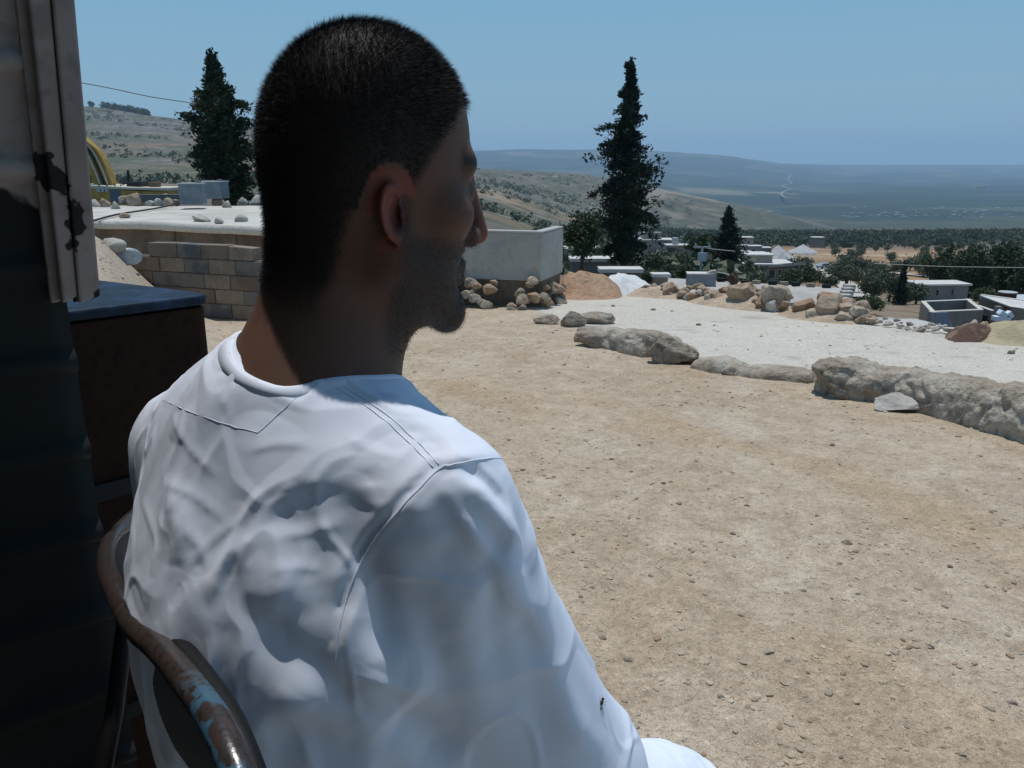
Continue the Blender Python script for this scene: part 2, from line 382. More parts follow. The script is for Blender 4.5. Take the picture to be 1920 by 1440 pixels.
# ------------------------------------------------------------------ implicit surfaces -> mesh
def surface_nets(Fd, org, h):
    s = Fd < 0; nx, ny, nz = Fd.shape
    cnt = np.zeros((nx - 1, ny - 1, nz - 1), np.int8)
    for dx in (0, 1):
        for dy in (0, 1):
            for dz in (0, 1): cnt += s[dx:nx - 1 + dx, dy:ny - 1 + dy, dz:nz - 1 + dz]
    I = np.argwhere((cnt > 0) & (cnt < 8)); idx = -np.ones(cnt.shape, np.int32); idx[tuple(I.T)] = np.arange(len(I))
    acc = np.zeros((len(I), 3)); num = np.zeros(len(I))
    cor = [(0, 0, 0), (1, 0, 0), (0, 1, 0), (1, 1, 0), (0, 0, 1), (1, 0, 1), (0, 1, 1), (1, 1, 1)]
    vals = [Fd[I[:, 0] + c[0], I[:, 1] + c[1], I[:, 2] + c[2]] for c in cor]
    for a in range(8):
        for b in range(a + 1, 8):
            d = np.array(cor[b]) - np.array(cor[a])
            if np.abs(d).sum() != 1: continue
            m = (vals[a] < 0) != (vals[b] < 0); t = vals[a][m] / (vals[a][m] - vals[b][m])
            acc[m] += np.array(cor[a]) + t[:, None] * d; num[m] += 1
    V = (I + acc / num[:, None]) * h + org; Q = []
    for ax in range(3):
        o = [0, 0, 0]; o[ax] = 1; sl0 = tuple(slice(1, n - 1) for n in Fd.shape)
        A = s[1:-1, 1:-1, 1:-1]; B = s[tuple(slice(1 + o[k], Fd.shape[k] - 1 + o[k]) for k in range(3))]
        for flip in (0, 1):
            E = np.argwhere(A & ~B if flip == 0 else ~A & B) + 1
            if not len(E): continue
            e1, e2 = [(1, 2), (2, 0), (0, 1)][ax]
            def cell(a, b):
                c = E.copy(); c[:, e1] -= a; c[:, e2] -= b
                c = np.minimum(c, np.array(idx.shape) - 1); return idx[c[:, 0], c[:, 1], c[:, 2]]
            q = np.column_stack([cell(1, 1), cell(0, 1), cell(0, 0), cell(1, 0)])
            if flip: q = q[:, ::-1]
            Q.append(q[(q >= 0).all(1)])
    return V, np.vstack(Q)
def solve_sdf(fn, lo, hi, h, coarse=6):
    lo = np.array(lo, float); hi = np.array(hi, float); n = np.ceil((hi - lo) / h / coarse).astype(int)
    g = [lo[k] + np.arange(n[k] + 1) * h * coarse for k in range(3)]
    G = np.stack(np.meshgrid(*g, indexing='ij'), -1).reshape(-1, 3); C = fn(G).reshape(n + 1)
    N = n * coarse + 1; Fd = np.empty(N, np.float32)
    far = np.abs(C) > h * coarse * 2.2
    cm = np.minimum.reduce([np.abs(C[dx:n[0] + dx, dy:n[1] + dy, dz:n[2] + dz]) for dx in (0, 1) for dy in (0, 1) for dz in (0, 1)])
    need = cm < h * coarse * 1.7
    Fd[:] = np.repeat(np.repeat(np.repeat(C, coarse, 0), coarse, 1), coarse, 2)[:N[0], :N[1], :N[2]]
    blk = np.argwhere(need); off = np.stack(np.meshgrid(*[np.arange(coarse + 1)] * 3, indexing='ij'), -1).reshape(-1, 3)
    for st in range(0, len(blk), 4000):
        I = (blk[st:st + 4000, None, :] * coarse + off[None]).reshape(-1, 3)
        Fd[I[:, 0], I[:, 1], I[:, 2]] = fn(lo + I * h)
    return surface_nets(Fd, lo, h)
def sd_cap(P, a, b, ra, rb):
    a = np.asarray(a, float); b = np.asarray(b, float); ab = b - a; t = np.clip(((P - a) @ ab) / (ab @ ab), 0, 1)
    return np.linalg.norm(P - a - t[:, None] * ab, axis=1) - (ra + (rb - ra) * t)
def sd_ell(P, c, r, M=None):
    q = P - np.asarray(c, float)
    if M is not None: q = q @ M.T
    r = np.asarray(r, float); k0 = np.linalg.norm(q / r, axis=1); k1 = np.linalg.norm(q / r ** 2, axis=1) + 1e-9
    return k0 * (k0 - 1) / k1
def smin(a, b, k):
    h = np.clip(.5 + .5 * (b - a) / k, 0, 1); return b * (1 - h) + a * h - k * h * (1 - h)
def smax(a, b, k): return -smin(-a, -b, k)

# ------------------------------------------------------------------ the seated man
fh = np.array([.914, .407, 0]); fh /= np.linalg.norm(fh); rh = np.array([fh[1], -fh[0], 0]); _t = math.radians(7); HM = np.array([rh, fh * math.cos(_t) - np.array([0, 0, 1]) * math.sin(_t), fh * math.sin(_t) + np.array([0, 0, 1]) * math.cos(_t)])   # rows: right, forward, up
HC = np.array([-.119, .715, 1.580]); HS = np.array([1.0, .90, 1.035])
fb = np.array([.565, .826, 0]); fb /= np.linalg.norm(fb); rb = np.array([fb[1], -fb[0], 0]); BM = np.array([rb, fb, [0, 0, 1]])
def head_local(q):
    return head_unit(q / HS) * .98
def head_unit(q):
    x, y, z = q[:, 0], q[:, 1], q[:, 2]; ax = np.abs(x); s = np.column_stack([ax, y, z])
    d = sd_ell(q, (0, -.010, .036), (.077, .098, .090))
    d = smin(d, sd_ell(q, (0, -.035, .0), (.068, .064, .085)), .03)
    d = smin(d, sd_ell(q, (0, .030, -.030), (.060, .064, .072)), .03)
    d = smin(d, sd_cap(s, (.052, .004, -.058), (.012, .078, -.100), .020, .018), .03)       # jaw line
    d = smin(d, sd_ell(q, (0, .086, -.102), (.020, .014, .017)), .015)                       # chin
    d = smin(d, sd_cap(s, (.0, .088, .026), (.038, .074, .026), .011, .011), .012)           # brow
    d = smin(d, sd_ell(s, (.046, .058, -.016), (.020, .024, .018)), .02)                     # cheekbone
    d = smax(d, -sd_ell(s, (.032, .100, .004), (.016, .020, .012)), .012)                    # eye socket
    d = smin(d, np.linalg.norm(s - [.031, .077, .003], axis=1) - .0125, .003)
    d = smin(d, sd_cap(q, (0, .094, .010), (0, .111, -.030), .008, .0105), .009)             # nose
    d = smin(d, np.linalg.norm(s - [.012, .099, -.034], axis=1) - .009, .007)
    d = smax(d, -(np.linalg.norm(s - [.007, .102, -.043], axis=1) - .0035), .003)
    d = smin(d, sd_cap(s, (0, .094, -.060), (.020, .084, -.063), .007, .003), .005)          # lips
    d = smin(d, sd_cap(s, (0, .093, -.071), (.017, .084, -.069), .008, .003), .005)
    # ear
    A = math.radians(-14); e = s - [.0745, -.006, -.018]; er = np.column_stack([e[:, 0], e[:, 1] * math.cos(A) - e[:, 2] * math.sin(A), e[:, 1] * math.sin(A) + e[:, 2] * math.cos(A)])
    er[:, 0] += er[:, 1] * .38                                                               # back edge stands off the skull
    er = er * [1.2, 1.42, 1.45]; k = np.sqrt((er[:, 1] / .0175) ** 2 + (er[:, 2] / .030) ** 2)
    rim = np.sqrt(((k - .90) * .020) ** 2 + (er[:, 0] - .007) ** 2) - .0038
    plate = smax(sd_ell(er, (0.001, 0, 0), (.007, .018, .031)), -sd_ell(er, (.009, .003, -.003), (.008, .0095, .0165)), .003)
    ear = smin(plate, np.where(er[:, 1] > .012, rim + .02 * np.clip((er[:, 1] - .012) * 60, 0, 1), rim), .003)
    ear = smin(ear, sd_ell(er, (.003, .004, -.029), (.005, .008, .010)), .004)               # lobe
    ear = smin(ear, sd_ell(er, (.006, .013, -.004), (.004, .004, .008)), .003)               # tragus
    return smin(d, ear, .006)
NB = np.array([-.184, .665, 1.370]); SR = PX(822, 938, .640); SL = PX(372, 845, .84)
def arm(side):
    return (SR, PX(1056, 1450, .80), np.array([.0, .96, .88])) if side > 0 else (SL, PX(480, 1220, .93), np.array([-.14, 1.04, .99]))
def body_sdf(P):
    d = head_local((P - HC) @ HM.T)
    n = sd_cap(P, HC + HM.T @ [0, -.030, -.050], NB, .055, .058)
    n = smin(n, sd_cap(P, HC + HM.T @ [0, .012, -.085], NB + fb * .005 + rb * .0, .042, .048), .03)
    n = smin(n, sd_cap(P, HC + HM.T @ [.030, -.025, -.06], NB + rb * .02 + fb * .03, .014, .014), .02)
    d = smin(d, n, .022)
    tr = smin(sd_cap(P, NB + [0, 0, .025], SR + [0, 0, .0], .052, .045), sd_cap(P, NB + [0, 0, .025], SL + [0, 0, 0], .052, .045), .04)
    d = smin(d, tr, .05)
    d = smin(d, sd_ell(P, NB + [0, 0, -.16] - fb * .01, (.155, .10, .20), BM), .05)
    return d
HANDS = []
def hand_sdf(P, w0, dirv, up, side):
    "palm at w0 pointing dirv; five fingers slightly curled over the thigh"
    dirv = dirv / np.linalg.norm(dirv); sd = np.cross(dirv, up); sd /= np.linalg.norm(sd); up = np.cross(sd, dirv)
    M = np.array([sd, dirv, up]); q = (P - w0) @ M.T; q[:, 0] *= side
    d = sd_ell(q, (0, .045, 0), (.041, .052, .014))
    d = smin(d, sd_cap(q, (0, -.06, .004), (0, .01, .002), .028, .026), .02)
    for i, (x, L) in enumerate([(-.030, .068), (-.011, .078), (.010, .073), (.029, .058)]):
        r = .0088 - .0006 * i; a = np.array([x * .95, .082 - .006 * abs(i - 1), 0.003]); b = a + [x * .08, L * .42, -.004 - .002 * i]; c = b + [x * .04, L * .30, -.014]; e = c + [0, L * .22, -.014]
        f = smin(smin(sd_cap(q, a, b, r, r * .95), sd_cap(q, b, c, r * .95, r * .85), .004), sd_cap(q, c, e, r * .85, r * .75), .004); d = smin(d, f, .006)
    t = smin(sd_cap(q, (-.030, .022, -.002), (-.055, .052, -.006), .013, .011), sd_cap(q, (-.055, .052, -.006), (-.060, .082, -.012), .011, .009), .005)
    return smin(d, t, .010)
parts_v = []; parts_f = []; n0 = 0
V, Q = solve_sdf(body_sdf, (-.42, .44, 1.18), (.06, .94, 1.74), .0022); parts_v.append(V); parts_f.append(Q); n0 += len(V)
for side in (1, -1):
    S_, E_, H_ = arm(side); dv = (H_ - E_); dv = dv / np.linalg.norm(dv); dv = dv + fb * .6 + [0, 0, -.15]; w0 = H_ - dv / np.linalg.norm(dv) * .03
    V, Q = solve_sdf(lambda P: hand_sdf(P, w0, dv, np.array([0, 0, 1.]), side), w0 - .19, w0 + .19, .003)
    parts_v.append(V); parts_f.append(Q + n0); n0 += len(V)
    k = NB + rb * .17 * side + fb * .42; k[2] = .35       # feet under the hem, standing on the porch
    ank = k + fb * .12; 
    def foot(P, k=ank, side=side):
        q = (P - k) @ BM.T
        d = sd_cap(q, (0, -.02, .10), (0, 0, .30), .036, .050); d = smin(d, sd_cap(q, (0, -.04, .035), (0, .02, .055), .030, .034), .03)
        d = smin(d, sd_cap(q, (0, .02, .045), (.01 * side, .13, .022), .034, .022), .03)
        for i in range(5): d = smin(d, sd_cap(q, ((-.030 + .014 * i) * side, .13, .016), ((-.034 + .016 * i) * side, .175 - .007 * i, .012), .0105 - .001 * (i > 0), .009 - .001 * (i > 0)), .006)
        return d
    V, Q = solve_sdf(foot, ank - [.25, .25, .02], ank + [.25, .25, .32], .004); parts_v.append(V); parts_f.append(Q + n0); n0 += len(V)
BV = np.vstack(parts_v); bodym = mesh_np('body', BV, np.vstack(parts_f), True)
ql = (BV - HC) @ HM.T / HS; qx, qy, qz = np.abs(ql[:, 0]), ql[:, 1], ql[:, 2]
def hair_mask(ql):
    x, y, z = np.abs(ql[:, 0]), ql[:, 1], ql[:, 2]
    front = np.interp(z, [-.09, -.075, -.02, -.012, .01, .03, .05, .075, .10, .13], [-.060, -.050, -.040, .004, .018, .030, .046, .066, .088, .12])
    front = front + .022 * sstep(.045, .0, x) * sstep(.03, .07, z)
    k = sstep(.008, -.008, y - front) * sstep(-.105, -.050, z + .3 * x)
    earz = (((y + .008) / .026) ** 2 + ((z + .018) / .037) ** 2 < 1) & (x > .064)
    return np.where(earz, 0, k)
hm = hair_mask(ql)
beard = sstep(.012, -.008, qy - .078 - .0) * 0 + sstep(-.028, -.045, qz) * sstep(-.012, .012, qy - .006) * sstep(-.145, -.115, qz) * (1 - sstep(.0, .010, qy - .102))
beard = np.maximum(beard, sstep(.014, .0, np.abs(qy - .006)) * sstep(-.055, -.04, qz) * sstep(.0, -.01, qz) * (qx > .06))
sk = np.array([.125, .060, .037]); red = np.array([.25, .058, .040]); dk = np.array([.022, .019, .017])
c = np.tile(sk, (len(BV), 1)) * (1 + .10 * vnoise(ql, 60, 3, 3))[:, None]
earm = ((qx > .070) & (np.abs(qy + .006) < .022) & (np.abs(qz + .018) < .032)); nose = sstep(.105, .118, qy) * sstep(-.06, -.03, qz) * (qz < .02)
c = np.where(earm[:, None], c * .35 + red * .65, c); c = c * (1 - .6 * nose[:, None]) + red * .6 * nose[:, None]
c = c * (1 - .78 * beard[:, None]) + dk * .78 * beard[:, None]; c = c * (1 - .92 * hm[:, None]) + dk * .6 * .92 * hm[:, None]
brow = np.exp(-((qz - .030 - .1 * (qy - .085)) / .006) ** 2) * (qy > .062) * (qx > .010) * (qx < .052); c = c * (1 - .9 * brow[:, None]) + dk * .9 * brow[:, None]
add_attr(bodym, 'Col', c)
m_skin = mat('skin', (.3, .16, .1), .62, attr='Col', noise=[(700, 3, .86, .5, .62)], bump=[(900, 3, .12, .0006)], spec=.35, sss=.18)
man = empty('person', (NB[0], NB[1] + .1, .35))
tag(man, 'man with cropped dark hair in a white robe, seated with his back turned', 'person')
MO = np.array([NB[0], NB[1] + .1, .35])
def man_part(name, V, Q, m, smooth=True):
    me = mesh_np(name, np.asarray(V) - MO, Q, smooth); return link(name, me, m, man)
bodym.vertices.foreach_set('co', (BV - MO).astype(np.float32).ravel()); body_o = link('body', bodym, m_skin, man)
# buzz-cut hair: short tapered strands rooted on the scalp
bodym.calc_loop_triangles()
nrm = np.zeros(len(BV) * 3, np.float32); bodym.vertices.foreach_get('normal', nrm); nrm = nrm.reshape(-1, 3)
cand = np.where(hm > .3)[0]; NS = 90000
sel = cand[rng.randint(0, len(cand), NS)]; keep = rng.rand(NS) < hm[sel]; sel = sel[keep]; NS = len(sel)
rootp = BV[sel] + rng.normal(0, .0012, (NS, 3)); nn = nrm[sel] + rng.normal(0, .22, (NS, 3))
flow = HM.T @ np.array([0, .55, -.25]); nn += flow[None] * .8; nn /= np.linalg.norm(nn, axis=1)[:, None]
Ls = (.0030 + .0030 * sstep(.0, .09, ql[sel][:, 2])) * rng.uniform(.6, 1.3, NS)
tv = np.cross(nn, rng.normal(0, 1, (NS, 3))); tv /= np.linalg.norm(tv, axis=1)[:, None]
HV = np.stack([rootp - tv * .00017 - nn * .001, rootp + tv * .00017 - nn * .001, rootp + nn * Ls[:, None]], 1).reshape(-1, 3)
bs_ = np.where(beard > .3)[0]; bs_ = bs_[rng.randint(0, len(bs_), 16000)]; bn_ = nrm[bs_] + rng.normal(0, .35, (16000, 3)) + (HM.T @ np.array([0, .1, -.6]))[None]; bn_ /= np.linalg.norm(bn_, axis=1)[:, None]; bt_ = np.cross(bn_, rng.normal(0, 1, (16000, 3))); bt_ /= np.linalg.norm(bt_, axis=1)[:, None]; bp_ = BV[bs_] + rng.normal(0, .001, (16000, 3))
BVs = np.stack([bp_ - bt_ * .00013, bp_ + bt_ * .00013, bp_ + bn_ * rng.uniform(.001, .0028, (16000, 1))], 1).reshape(-1, 3)
m_hair = mat('hair', (.010, .0095, .0095), .65, spec=.25)
man_part('beard_stubble', BVs, np.arange(48000).reshape(-1, 3), m_hair, False)
man_part('hair', HV, np.arange(NS * 3).reshape(-1, 3), m_hair, False)

# ---- robe
HIP = np.array([-.20, .76, .87])
KN = {1: np.array([.215, .97, .655]), -1: np.array([-.06, 1.18, .68])}
def robe_outer(P):
    d = sd_ell(P, NB + [0, 0, -.15] - fb * .005 - rb * .01, (.185, .125, .23), BM)
    d = smin(d, sd_cap(P, NB + [0, 0, .008] - fb * .01, SR, .060, .060), .05)
    d = smin(d, sd_cap(P, NB + [0, 0, .024] - fb * .005 - rb * .035, SL + [0, 0, .01], .058, .060), .05)
    d = smin(d, sd_ell(P, PX(590, 915, .765), (.165, .10, .13), BM), .06)          # rounded upper back
    d = smin(d, sd_ell(P, PX(590, 1060, .755), (.145, .115, .10), BM), .07)
    d = smin(d, sd_cap(P, NB + [0, 0, -.20], HIP, .145, .155), .08)
    for s in (1, -1):
        A, E, H = arm(s)
        a = sd_cap(P, A, E, .062 if s > 0 else .068, .080); a = smin(a, sd_cap(P, E, H, .080, .062), .05); d = smin(d, a, .035)
        K = KN[s]; hp = HIP + rb * .10 * s
        d = smin(d, sd_cap(P, hp, K, .118, .105), .06); d = smin(d, sd_cap(P, K, K + np.array([.03, .04, -.38]), .10, .13), .06)
    return d
NKA, NKB = NB + [0, 0, .035], HC + HM.T @ [0, -.01, -.05]
def robe_sdf(P):
    d = robe_outer(P)
    # neck opening
    nk = sd_cap(P, NKA, NKB, .0655, .0655)
    d = smax(d, -nk, .006)
    d = smax(d, .38 - P[:, 2], .01)
    return d

def vert_normals(V, Q):
    n = np.cross(V[Q[:, 2]] - V[Q[:, 0]], V[Q[:, 3]] - V[Q[:, 1]]); N = np.zeros_like(V)
    for k in range(4): np.add.at(N, Q[:, k], n)
    return N / (np.linalg.norm(N, axis=1)[:, None] + 1e-12)
def subdivide_visible(V, Q):
    "split every quad in four (adds the detail the folds need)"
    e = np.vstack([Q[:, [0, 1]], Q[:, [1, 2]], Q[:, [2, 3]], Q[:, [3, 0]]]); es = np.sort(e, 1)
    un, inv = np.unique(es, axis=0, return_inverse=True); inv = inv.ravel(); n = len(Q); nv = len(V)
    em = (V[un[:, 0]] + V[un[:, 1]]) / 2; fc = V[Q].mean(1); ei = inv + nv; fi = np.arange(n) + nv + len(un)
    e0, e1, e2, e3 = ei[:n], ei[n:2 * n], ei[2 * n:3 * n], ei[3 * n:]
    Q2 = np.vstack([np.column_stack([Q[:, 0], e0, fi, e3]), np.column_stack([e0, Q[:, 1], e1, fi]), np.column_stack([fi, e1, Q[:, 2], e2]), np.column_stack([e3, fi, e2, Q[:, 3]])])
    return np.vstack([V, em, fc]), Q2
def relax(V, Q, it=2, f=.5):
    e = np.vstack([Q[:, [0, 1]], Q[:, [1, 2]], Q[:, [2, 3]], Q[:, [3, 0]]])
    for _ in range(it):
        a = np.zeros_like(V); c = np.zeros(len(V)); np.add.at(a, e[:, 0], V[e[:, 1]]); np.add.at(a, e[:, 1], V[e[:, 0]]); np.add.at(c, e.ravel(), 1)
        V = V * (1 - f) + a / np.maximum(c, 1)[:, None] * f
    return V

CH = .0075
def drape(frames=20, slack=-.065):
    "lets the robe settle over the body as real cloth"
    cv, cq = solve_sdf(lambda P: np.maximum(robe_outer(P) + .014, .62 - P[:, 2]), (-.58, .36, .60), (.56, 1.46, 1.48), .009)
    gv, gq = solve_sdf(robe_sdf, (-.58, .36, .38), (.56, 1.46, 1.48), CH); gv = relax(gv, gq, 2)
    co = link('tmp_col', mesh_np('tmp_col', relax(cv, cq, 2), cq)); cm = co.modifiers.new('c', 'COLLISION'); co.collision.thickness_outer = .003; co.collision.cloth_friction = 12
    go = link('tmp_cloth', mesh_np('tmp_cloth', gv, gq)); vg = go.vertex_groups.new(name='pin')
    dn = np.linalg.norm(gv - NKA - np.outer(np.clip((gv - NKA) @ (NKB - NKA) / ((NKB - NKA) @ (NKB - NKA)), 0, 1), NKB - NKA), axis=1)
    pw = np.where((gv[:, 2] < .72) | (dn < .072), 1.0, 0.0)
    for i in np.where(pw > 0)[0]: vg.add([int(i)], 1.0, 'REPLACE')
    m = go.modifiers.new('cl', 'CLOTH'); st = m.settings; st.vertex_group_mass = 'pin'; st.quality = 7; st.mass = .12; st.tension_stiffness = 14; st.compression_stiffness = 10; st.shear_stiffness = 4; st.bending_stiffness = BEND
    st.shrink_min = slack; st.air_damping = 2; st.tension_damping = 6; st.bending_damping = .4
    m.collision_settings.distance_min = .004; m.collision_settings.collision_quality = 3; m.collision_settings.use_self_collision = False
    m.point_cache.frame_end = frames + 2
    for f in range(1, frames + 1): S.frame_set(f)
    dg = bpy.context.evaluated_depsgraph_get(); ev = go.evaluated_get(dg); me = ev.to_mesh(); out = np.zeros(len(me.vertices) * 3, np.float32); me.vertices.foreach_get('co', out); out = out.reshape(-1, 3).astype(float); ev.to_mesh_clear()
    bpy.data.objects.remove(go); bpy.data.objects.remove(co); S.frame_set(1)
    return out, gq
BEND = 5.0
RV, RQ = drape()
RV = relax(RV, RQ, 6); RV, RQ = subdivide_visible(RV, RQ); RV = relax(RV, RQ, 2); RV, RQ = subdivide_visible(RV, RQ); RV = relax(RV, RQ, 2)
def project(P):
    y = P[:, 1]; z = P[:, 2] - CAMZ; d = y * cP - z * sP; return np.column_stack([960 + F * P[:, 0] / d, 720 - F * (y * sP + z * cP) / d, d])
RN = vert_normals(RV, RQ)
pj = project(RV); facing = (RN * (RV - [0, 0, CAMZ])).sum(1) < 0.0
def on_cloth(px, py):
    "point of the cloth surface met by a sight line"
    m = facing & (np.abs(pj[:, 0] - px) < 14) & (np.abs(pj[:, 1] - py) < 14)
    if not m.any(): return None
    i = np.where(m)[0]; dmin = pj[i, 2].min(); i = i[pj[i, 2] < dmin + .03]; w_ = np.exp(-((pj[i, 0] - px) ** 2 + (pj[i, 1] - py) ** 2) / 50)
    return (RV[i] * w_[:, None]).sum(0) / w_.sum()
def fold(line, amp, w_l, w_r=None, taper=(1, 1), n=6):
    """ridge (amp>0) or valley along a line of cloth points; w_l, w_r: falloff width either side (metres)"""
    w_r = w_r or w_l
    L = spline(line, n); pts = [on_cloth(*p) for p in L]; ok = [p is not None for p in pts]; pts = [p for p in pts if p is not None]
    if len(pts) < 2: return
    pts = np.array(pts); wid = max(w_l, w_r) * 2.6
    lo, hi = pts.min(0) - wid, pts.max(0) + wid; m = np.where(((RV > lo) & (RV < hi)).all(1))[0]
    if not len(m): return
    P = RV[m]; best = np.full(len(m), 1e9); side = np.zeros(len(m)); tt = np.zeros(len(m)); ns = len(pts) - 1
    for i in range(ns):
        a, b = pts[i], pts[i + 1]; ab = b - a; t = np.clip(((P - a) @ ab) / (ab @ ab + 1e-12), 0, 1); q = P - a - t[:, None] * ab; dd = np.linalg.norm(q, axis=1)
        view = (a - np.array([0, 0, CAMZ])); sgn = np.sign((np.cross(view, ab) * q).sum(1)); u = dd < best
        best[u] = dd[u]; side[u] = sgn[u]; tt[u] = (i + t[u]) / ns
    wv = np.where(side > 0, w_r, w_l); tp = np.minimum(1, np.minimum(tt / .25 + (0 if taper[0] else 1), (1 - tt) / .25 + (0 if taper[1] else 1)))
    RV[m] += RN[m] * (amp * FA * np.exp(-(best / wv) ** 2) * np.clip(tp, 0, 1))[:, None]
#FOLDS
FA = .6
def folds():
    # back of the robe: hanging folds below the shoulder yoke
    fold([(562, 905), (575, 1000), (590, 1120), (600, 1240)], -.007, .022)
    fold([(506, 960), (520, 1060), (540, 1150)], .005, .022)
    fold([(608, 930), (622, 1030), (634, 1130)], .006, .013)
    fold([(655, 905), (664, 990), (668, 1075)], -.006, .020)
    fold([(700, 900), (696, 960)], .003, .012)
    for ln in ([(318, 770), (352, 838), (420, 905)], [(340, 1085), (400, 1015), (475, 958)], [(300, 905), (360, 930), (430, 985)], [(430, 800), (395, 850), (372, 905)], [(520, 1010), (580, 1000), (640, 985)], [(500, 1075), (560, 1065), (610, 1072)], [(262, 930), (290, 1010), (282, 1080)], [(455, 850), (520, 835), (600, 842)], [(640, 815), (700, 850), (760, 862)], [(345, 985), (385, 1050), (372, 1120)], [(405, 730), (430, 770), (425, 800)], [(560, 900), (520, 940), (480, 985)]):
        fold(ln, .0010 / FA, .0055, .0022, n=10)
    fold([(310, 900), (345, 1000), (350, 1090)], .007, .014)
    fold([(372, 1010), (335, 1080), (300, 1180)], -.004, .012)
    fold([(385, 1130), (420, 1060), (470, 1000)], .006, .008)
    # crease across the shoulder blades
    fold([(455, 985), (520, 940), (600, 905), (690, 872), (745, 862)], .0022, .018, .006)
    # cloth blousing over the waist
    fold([(450, 1118), (500, 1122), (570, 1180), (640, 1235), (700, 1300), (760, 1345)], .012, .030, .016)
    fold([(445, 1155), (500, 1160), (570, 1215), (640, 1272), (700, 1335), (770, 1385)], -.012, .024, .020)
    fold([(480, 1330), (560, 1310), (660, 1340), (760, 1410)], .008, .022)
    fold([(500, 1390), (600, 1385), (700, 1425)], -.008, .020)
    # sleeve: ridges fanning from the shoulder seam
    fold([(818, 885), (862, 948), (925, 1045), (985, 1140), (1040, 1215)], .010, .017, .009)
    fold([(838, 905), (905, 985), (955, 1065)], -.008, .013)
    fold([(835, 880), (900, 930), (950, 995), (972, 1050)], .009, .010)
    fold([(860, 880), (915, 905), (955, 960)], -.008, .010)
    fold([(800, 935), (825, 1030), (850, 1130)], -.008, .020)
    fold([(770, 925), (800, 985), (835, 1040)], .006, .012)
    fold([(735, 985), (752, 1100), (765, 1230), (790, 1340)], .008, .020)
    fold([(700, 1030), (712, 1130), (720, 1230)], -.010, .014)
    fold([(672, 1085), (665, 1180), (690, 1270), (730, 1330)], .007, .018)
    fold([(800, 1180), (840, 1290), (880, 1420)], .007, .035)
    fold([(900, 1150), (980, 1270), (1060, 1400)], -.006, .03)
    fold([(960, 1200), (1050, 1320), (1120, 1430)], .005, .02)
    fold([(735, 1340), (790, 1370), (850, 1430)], -.016, .020)
    for i, (x, y) in enumerate([(742, 760), (752, 790), (764, 812), (776, 832), (788, 852)]):
        fold([(x, y), (x + 22, y - 3), (x + 48, y + 4)], -.0018, .004)
    # seams: a fine step where the panels are stitched
    AS = [(958, 856), (900, 862), (845, 872), (818, 884), (760, 945), (702, 1012), (664, 1080), (640, 1160), (628, 1235)]
    fold(AS, .0052 / FA, .0034, .012, taper=(1, 1), n=10)
    fold([(x - 5, y - 6) for x, y in AS[3:]], -.0055 / FA, .0048, taper=(0, 1), n=10)
    for dx in (0, 11): fold([(600 + dx, 708 - dx * .5), (700 + dx, 772 - dx * .5), (765 + dx, 828 - dx * .5), (812 + dx, 876 - dx * .5)], -.0006, .0018, taper=(0, 0), n=14)
    fold([(296, 742), (345, 768), (400, 788), (440, 800), (483, 810)], .0009, .0022, .0018, taper=(0, 0), n=14)
    fold([(483, 810), (500, 797), (521, 777)], -.0006, .0018, taper=(0, 0), n=14); fold([(521, 777), (560, 742), (600, 712)], -.0005, .0016, n=14)
folds(); RV = relax(RV, RQ, 7)
# soft wrinkles all over, finer creases on the back panel
RV = RV; R2 = np.column_stack([RV[:, 0] * 1.0, RV[:, 1], RV[:, 2] * .55])

rdg = 1 - np.abs(vnoise(R2 @ np.array([[.8, .3, .5], [-.5, .8, .2], [-.3, -.4, .9]]), 20, 2, 83)); RV += RN * (.0012 * np.clip(rdg - .82, 0, 1) / .18)[:, None]
rdg = 1 - np.abs(vnoise(RV @ np.array([[.6, -.6, .5], [.6, .7, .2], [-.5, .2, .85]]), 11, 2, 85)); RV += RN * (.0018 * np.clip(rdg - .86, 0, 1) / .14)[:, None]
# collar: a narrow stitched band round the neck opening
axn = (NKB - NKA) / np.linalg.norm(NKB - NKA); ca_ = np.cross(axn, [0, 1, 0]); ca_ /= np.linalg.norm(ca_); cb_ = np.cross(axn, ca_); ring = []
for k in range(72):
    a = 2 * math.pi * k / 72; ts = np.linspace(.09, -.09, 180); o_ = ca_ * math.cos(a) + cb_ * math.sin(a); rw = []; i_prev = None
    for r_ in (.0650, .0700, .0755, .0810):
        Pq = NKA + axn * ts[:, None] + o_ * r_; i = np.where(robe_outer(Pq) < 0)[0]; i = i[0] if len(i) else 999; i = i if i_prev is None else min(i, i_prev + 7); i = min(i, 175); i_prev = i; rw.append(Pq[i])
    ring.append((rw, o_))
from mathutils.kdtree import KDTree
kd = KDTree(len(RV)); [kd.insert(v_, i_) for i_, v_ in enumerate(RV)]; kd.balance(); RNn = vert_normals(RV, RQ)
def snap(p):
    ns = kd.find_n(p, 6); i_ = [n_[1] for n_ in ns]; return RV[i_].mean(0), RNn[i_].mean(0)
CV = []
for rw, o_ in ring:
    q_ = [snap(p) for p in rw]; q0 = q_[0][0] + (rw[0] - q_[0][0]) * .6
    CV += [q0 - axn * .014 - o_ * .001, q0 - axn * .001, q_[1][0] + axn * .0006 - o_ * .001, q_[1][0] + q_[1][1] * .0017, q_[2][0] + q_[2][1] * .0018, q_[3][0] + q_[3][1] * .0010, q_[3][0] + o_ * .0015 - q_[3][1] * .0015]
for rw, o_ in []:
    CV += [rw[0] - axn * .014, rw[0] + axn * .0006, rw[0] + axn * .0022 + o_ * .001, rw[1] + axn * .0024, rw[2] + axn * .0022, rw[3] + axn * .0016, rw[3] - axn * .0020]
CV = np.array(CV).reshape(72, 7, 3)
for _ in range(7): CV = CV * .5 + (np.roll(CV, 1, 0) + np.roll(CV, -1, 0)) * .25
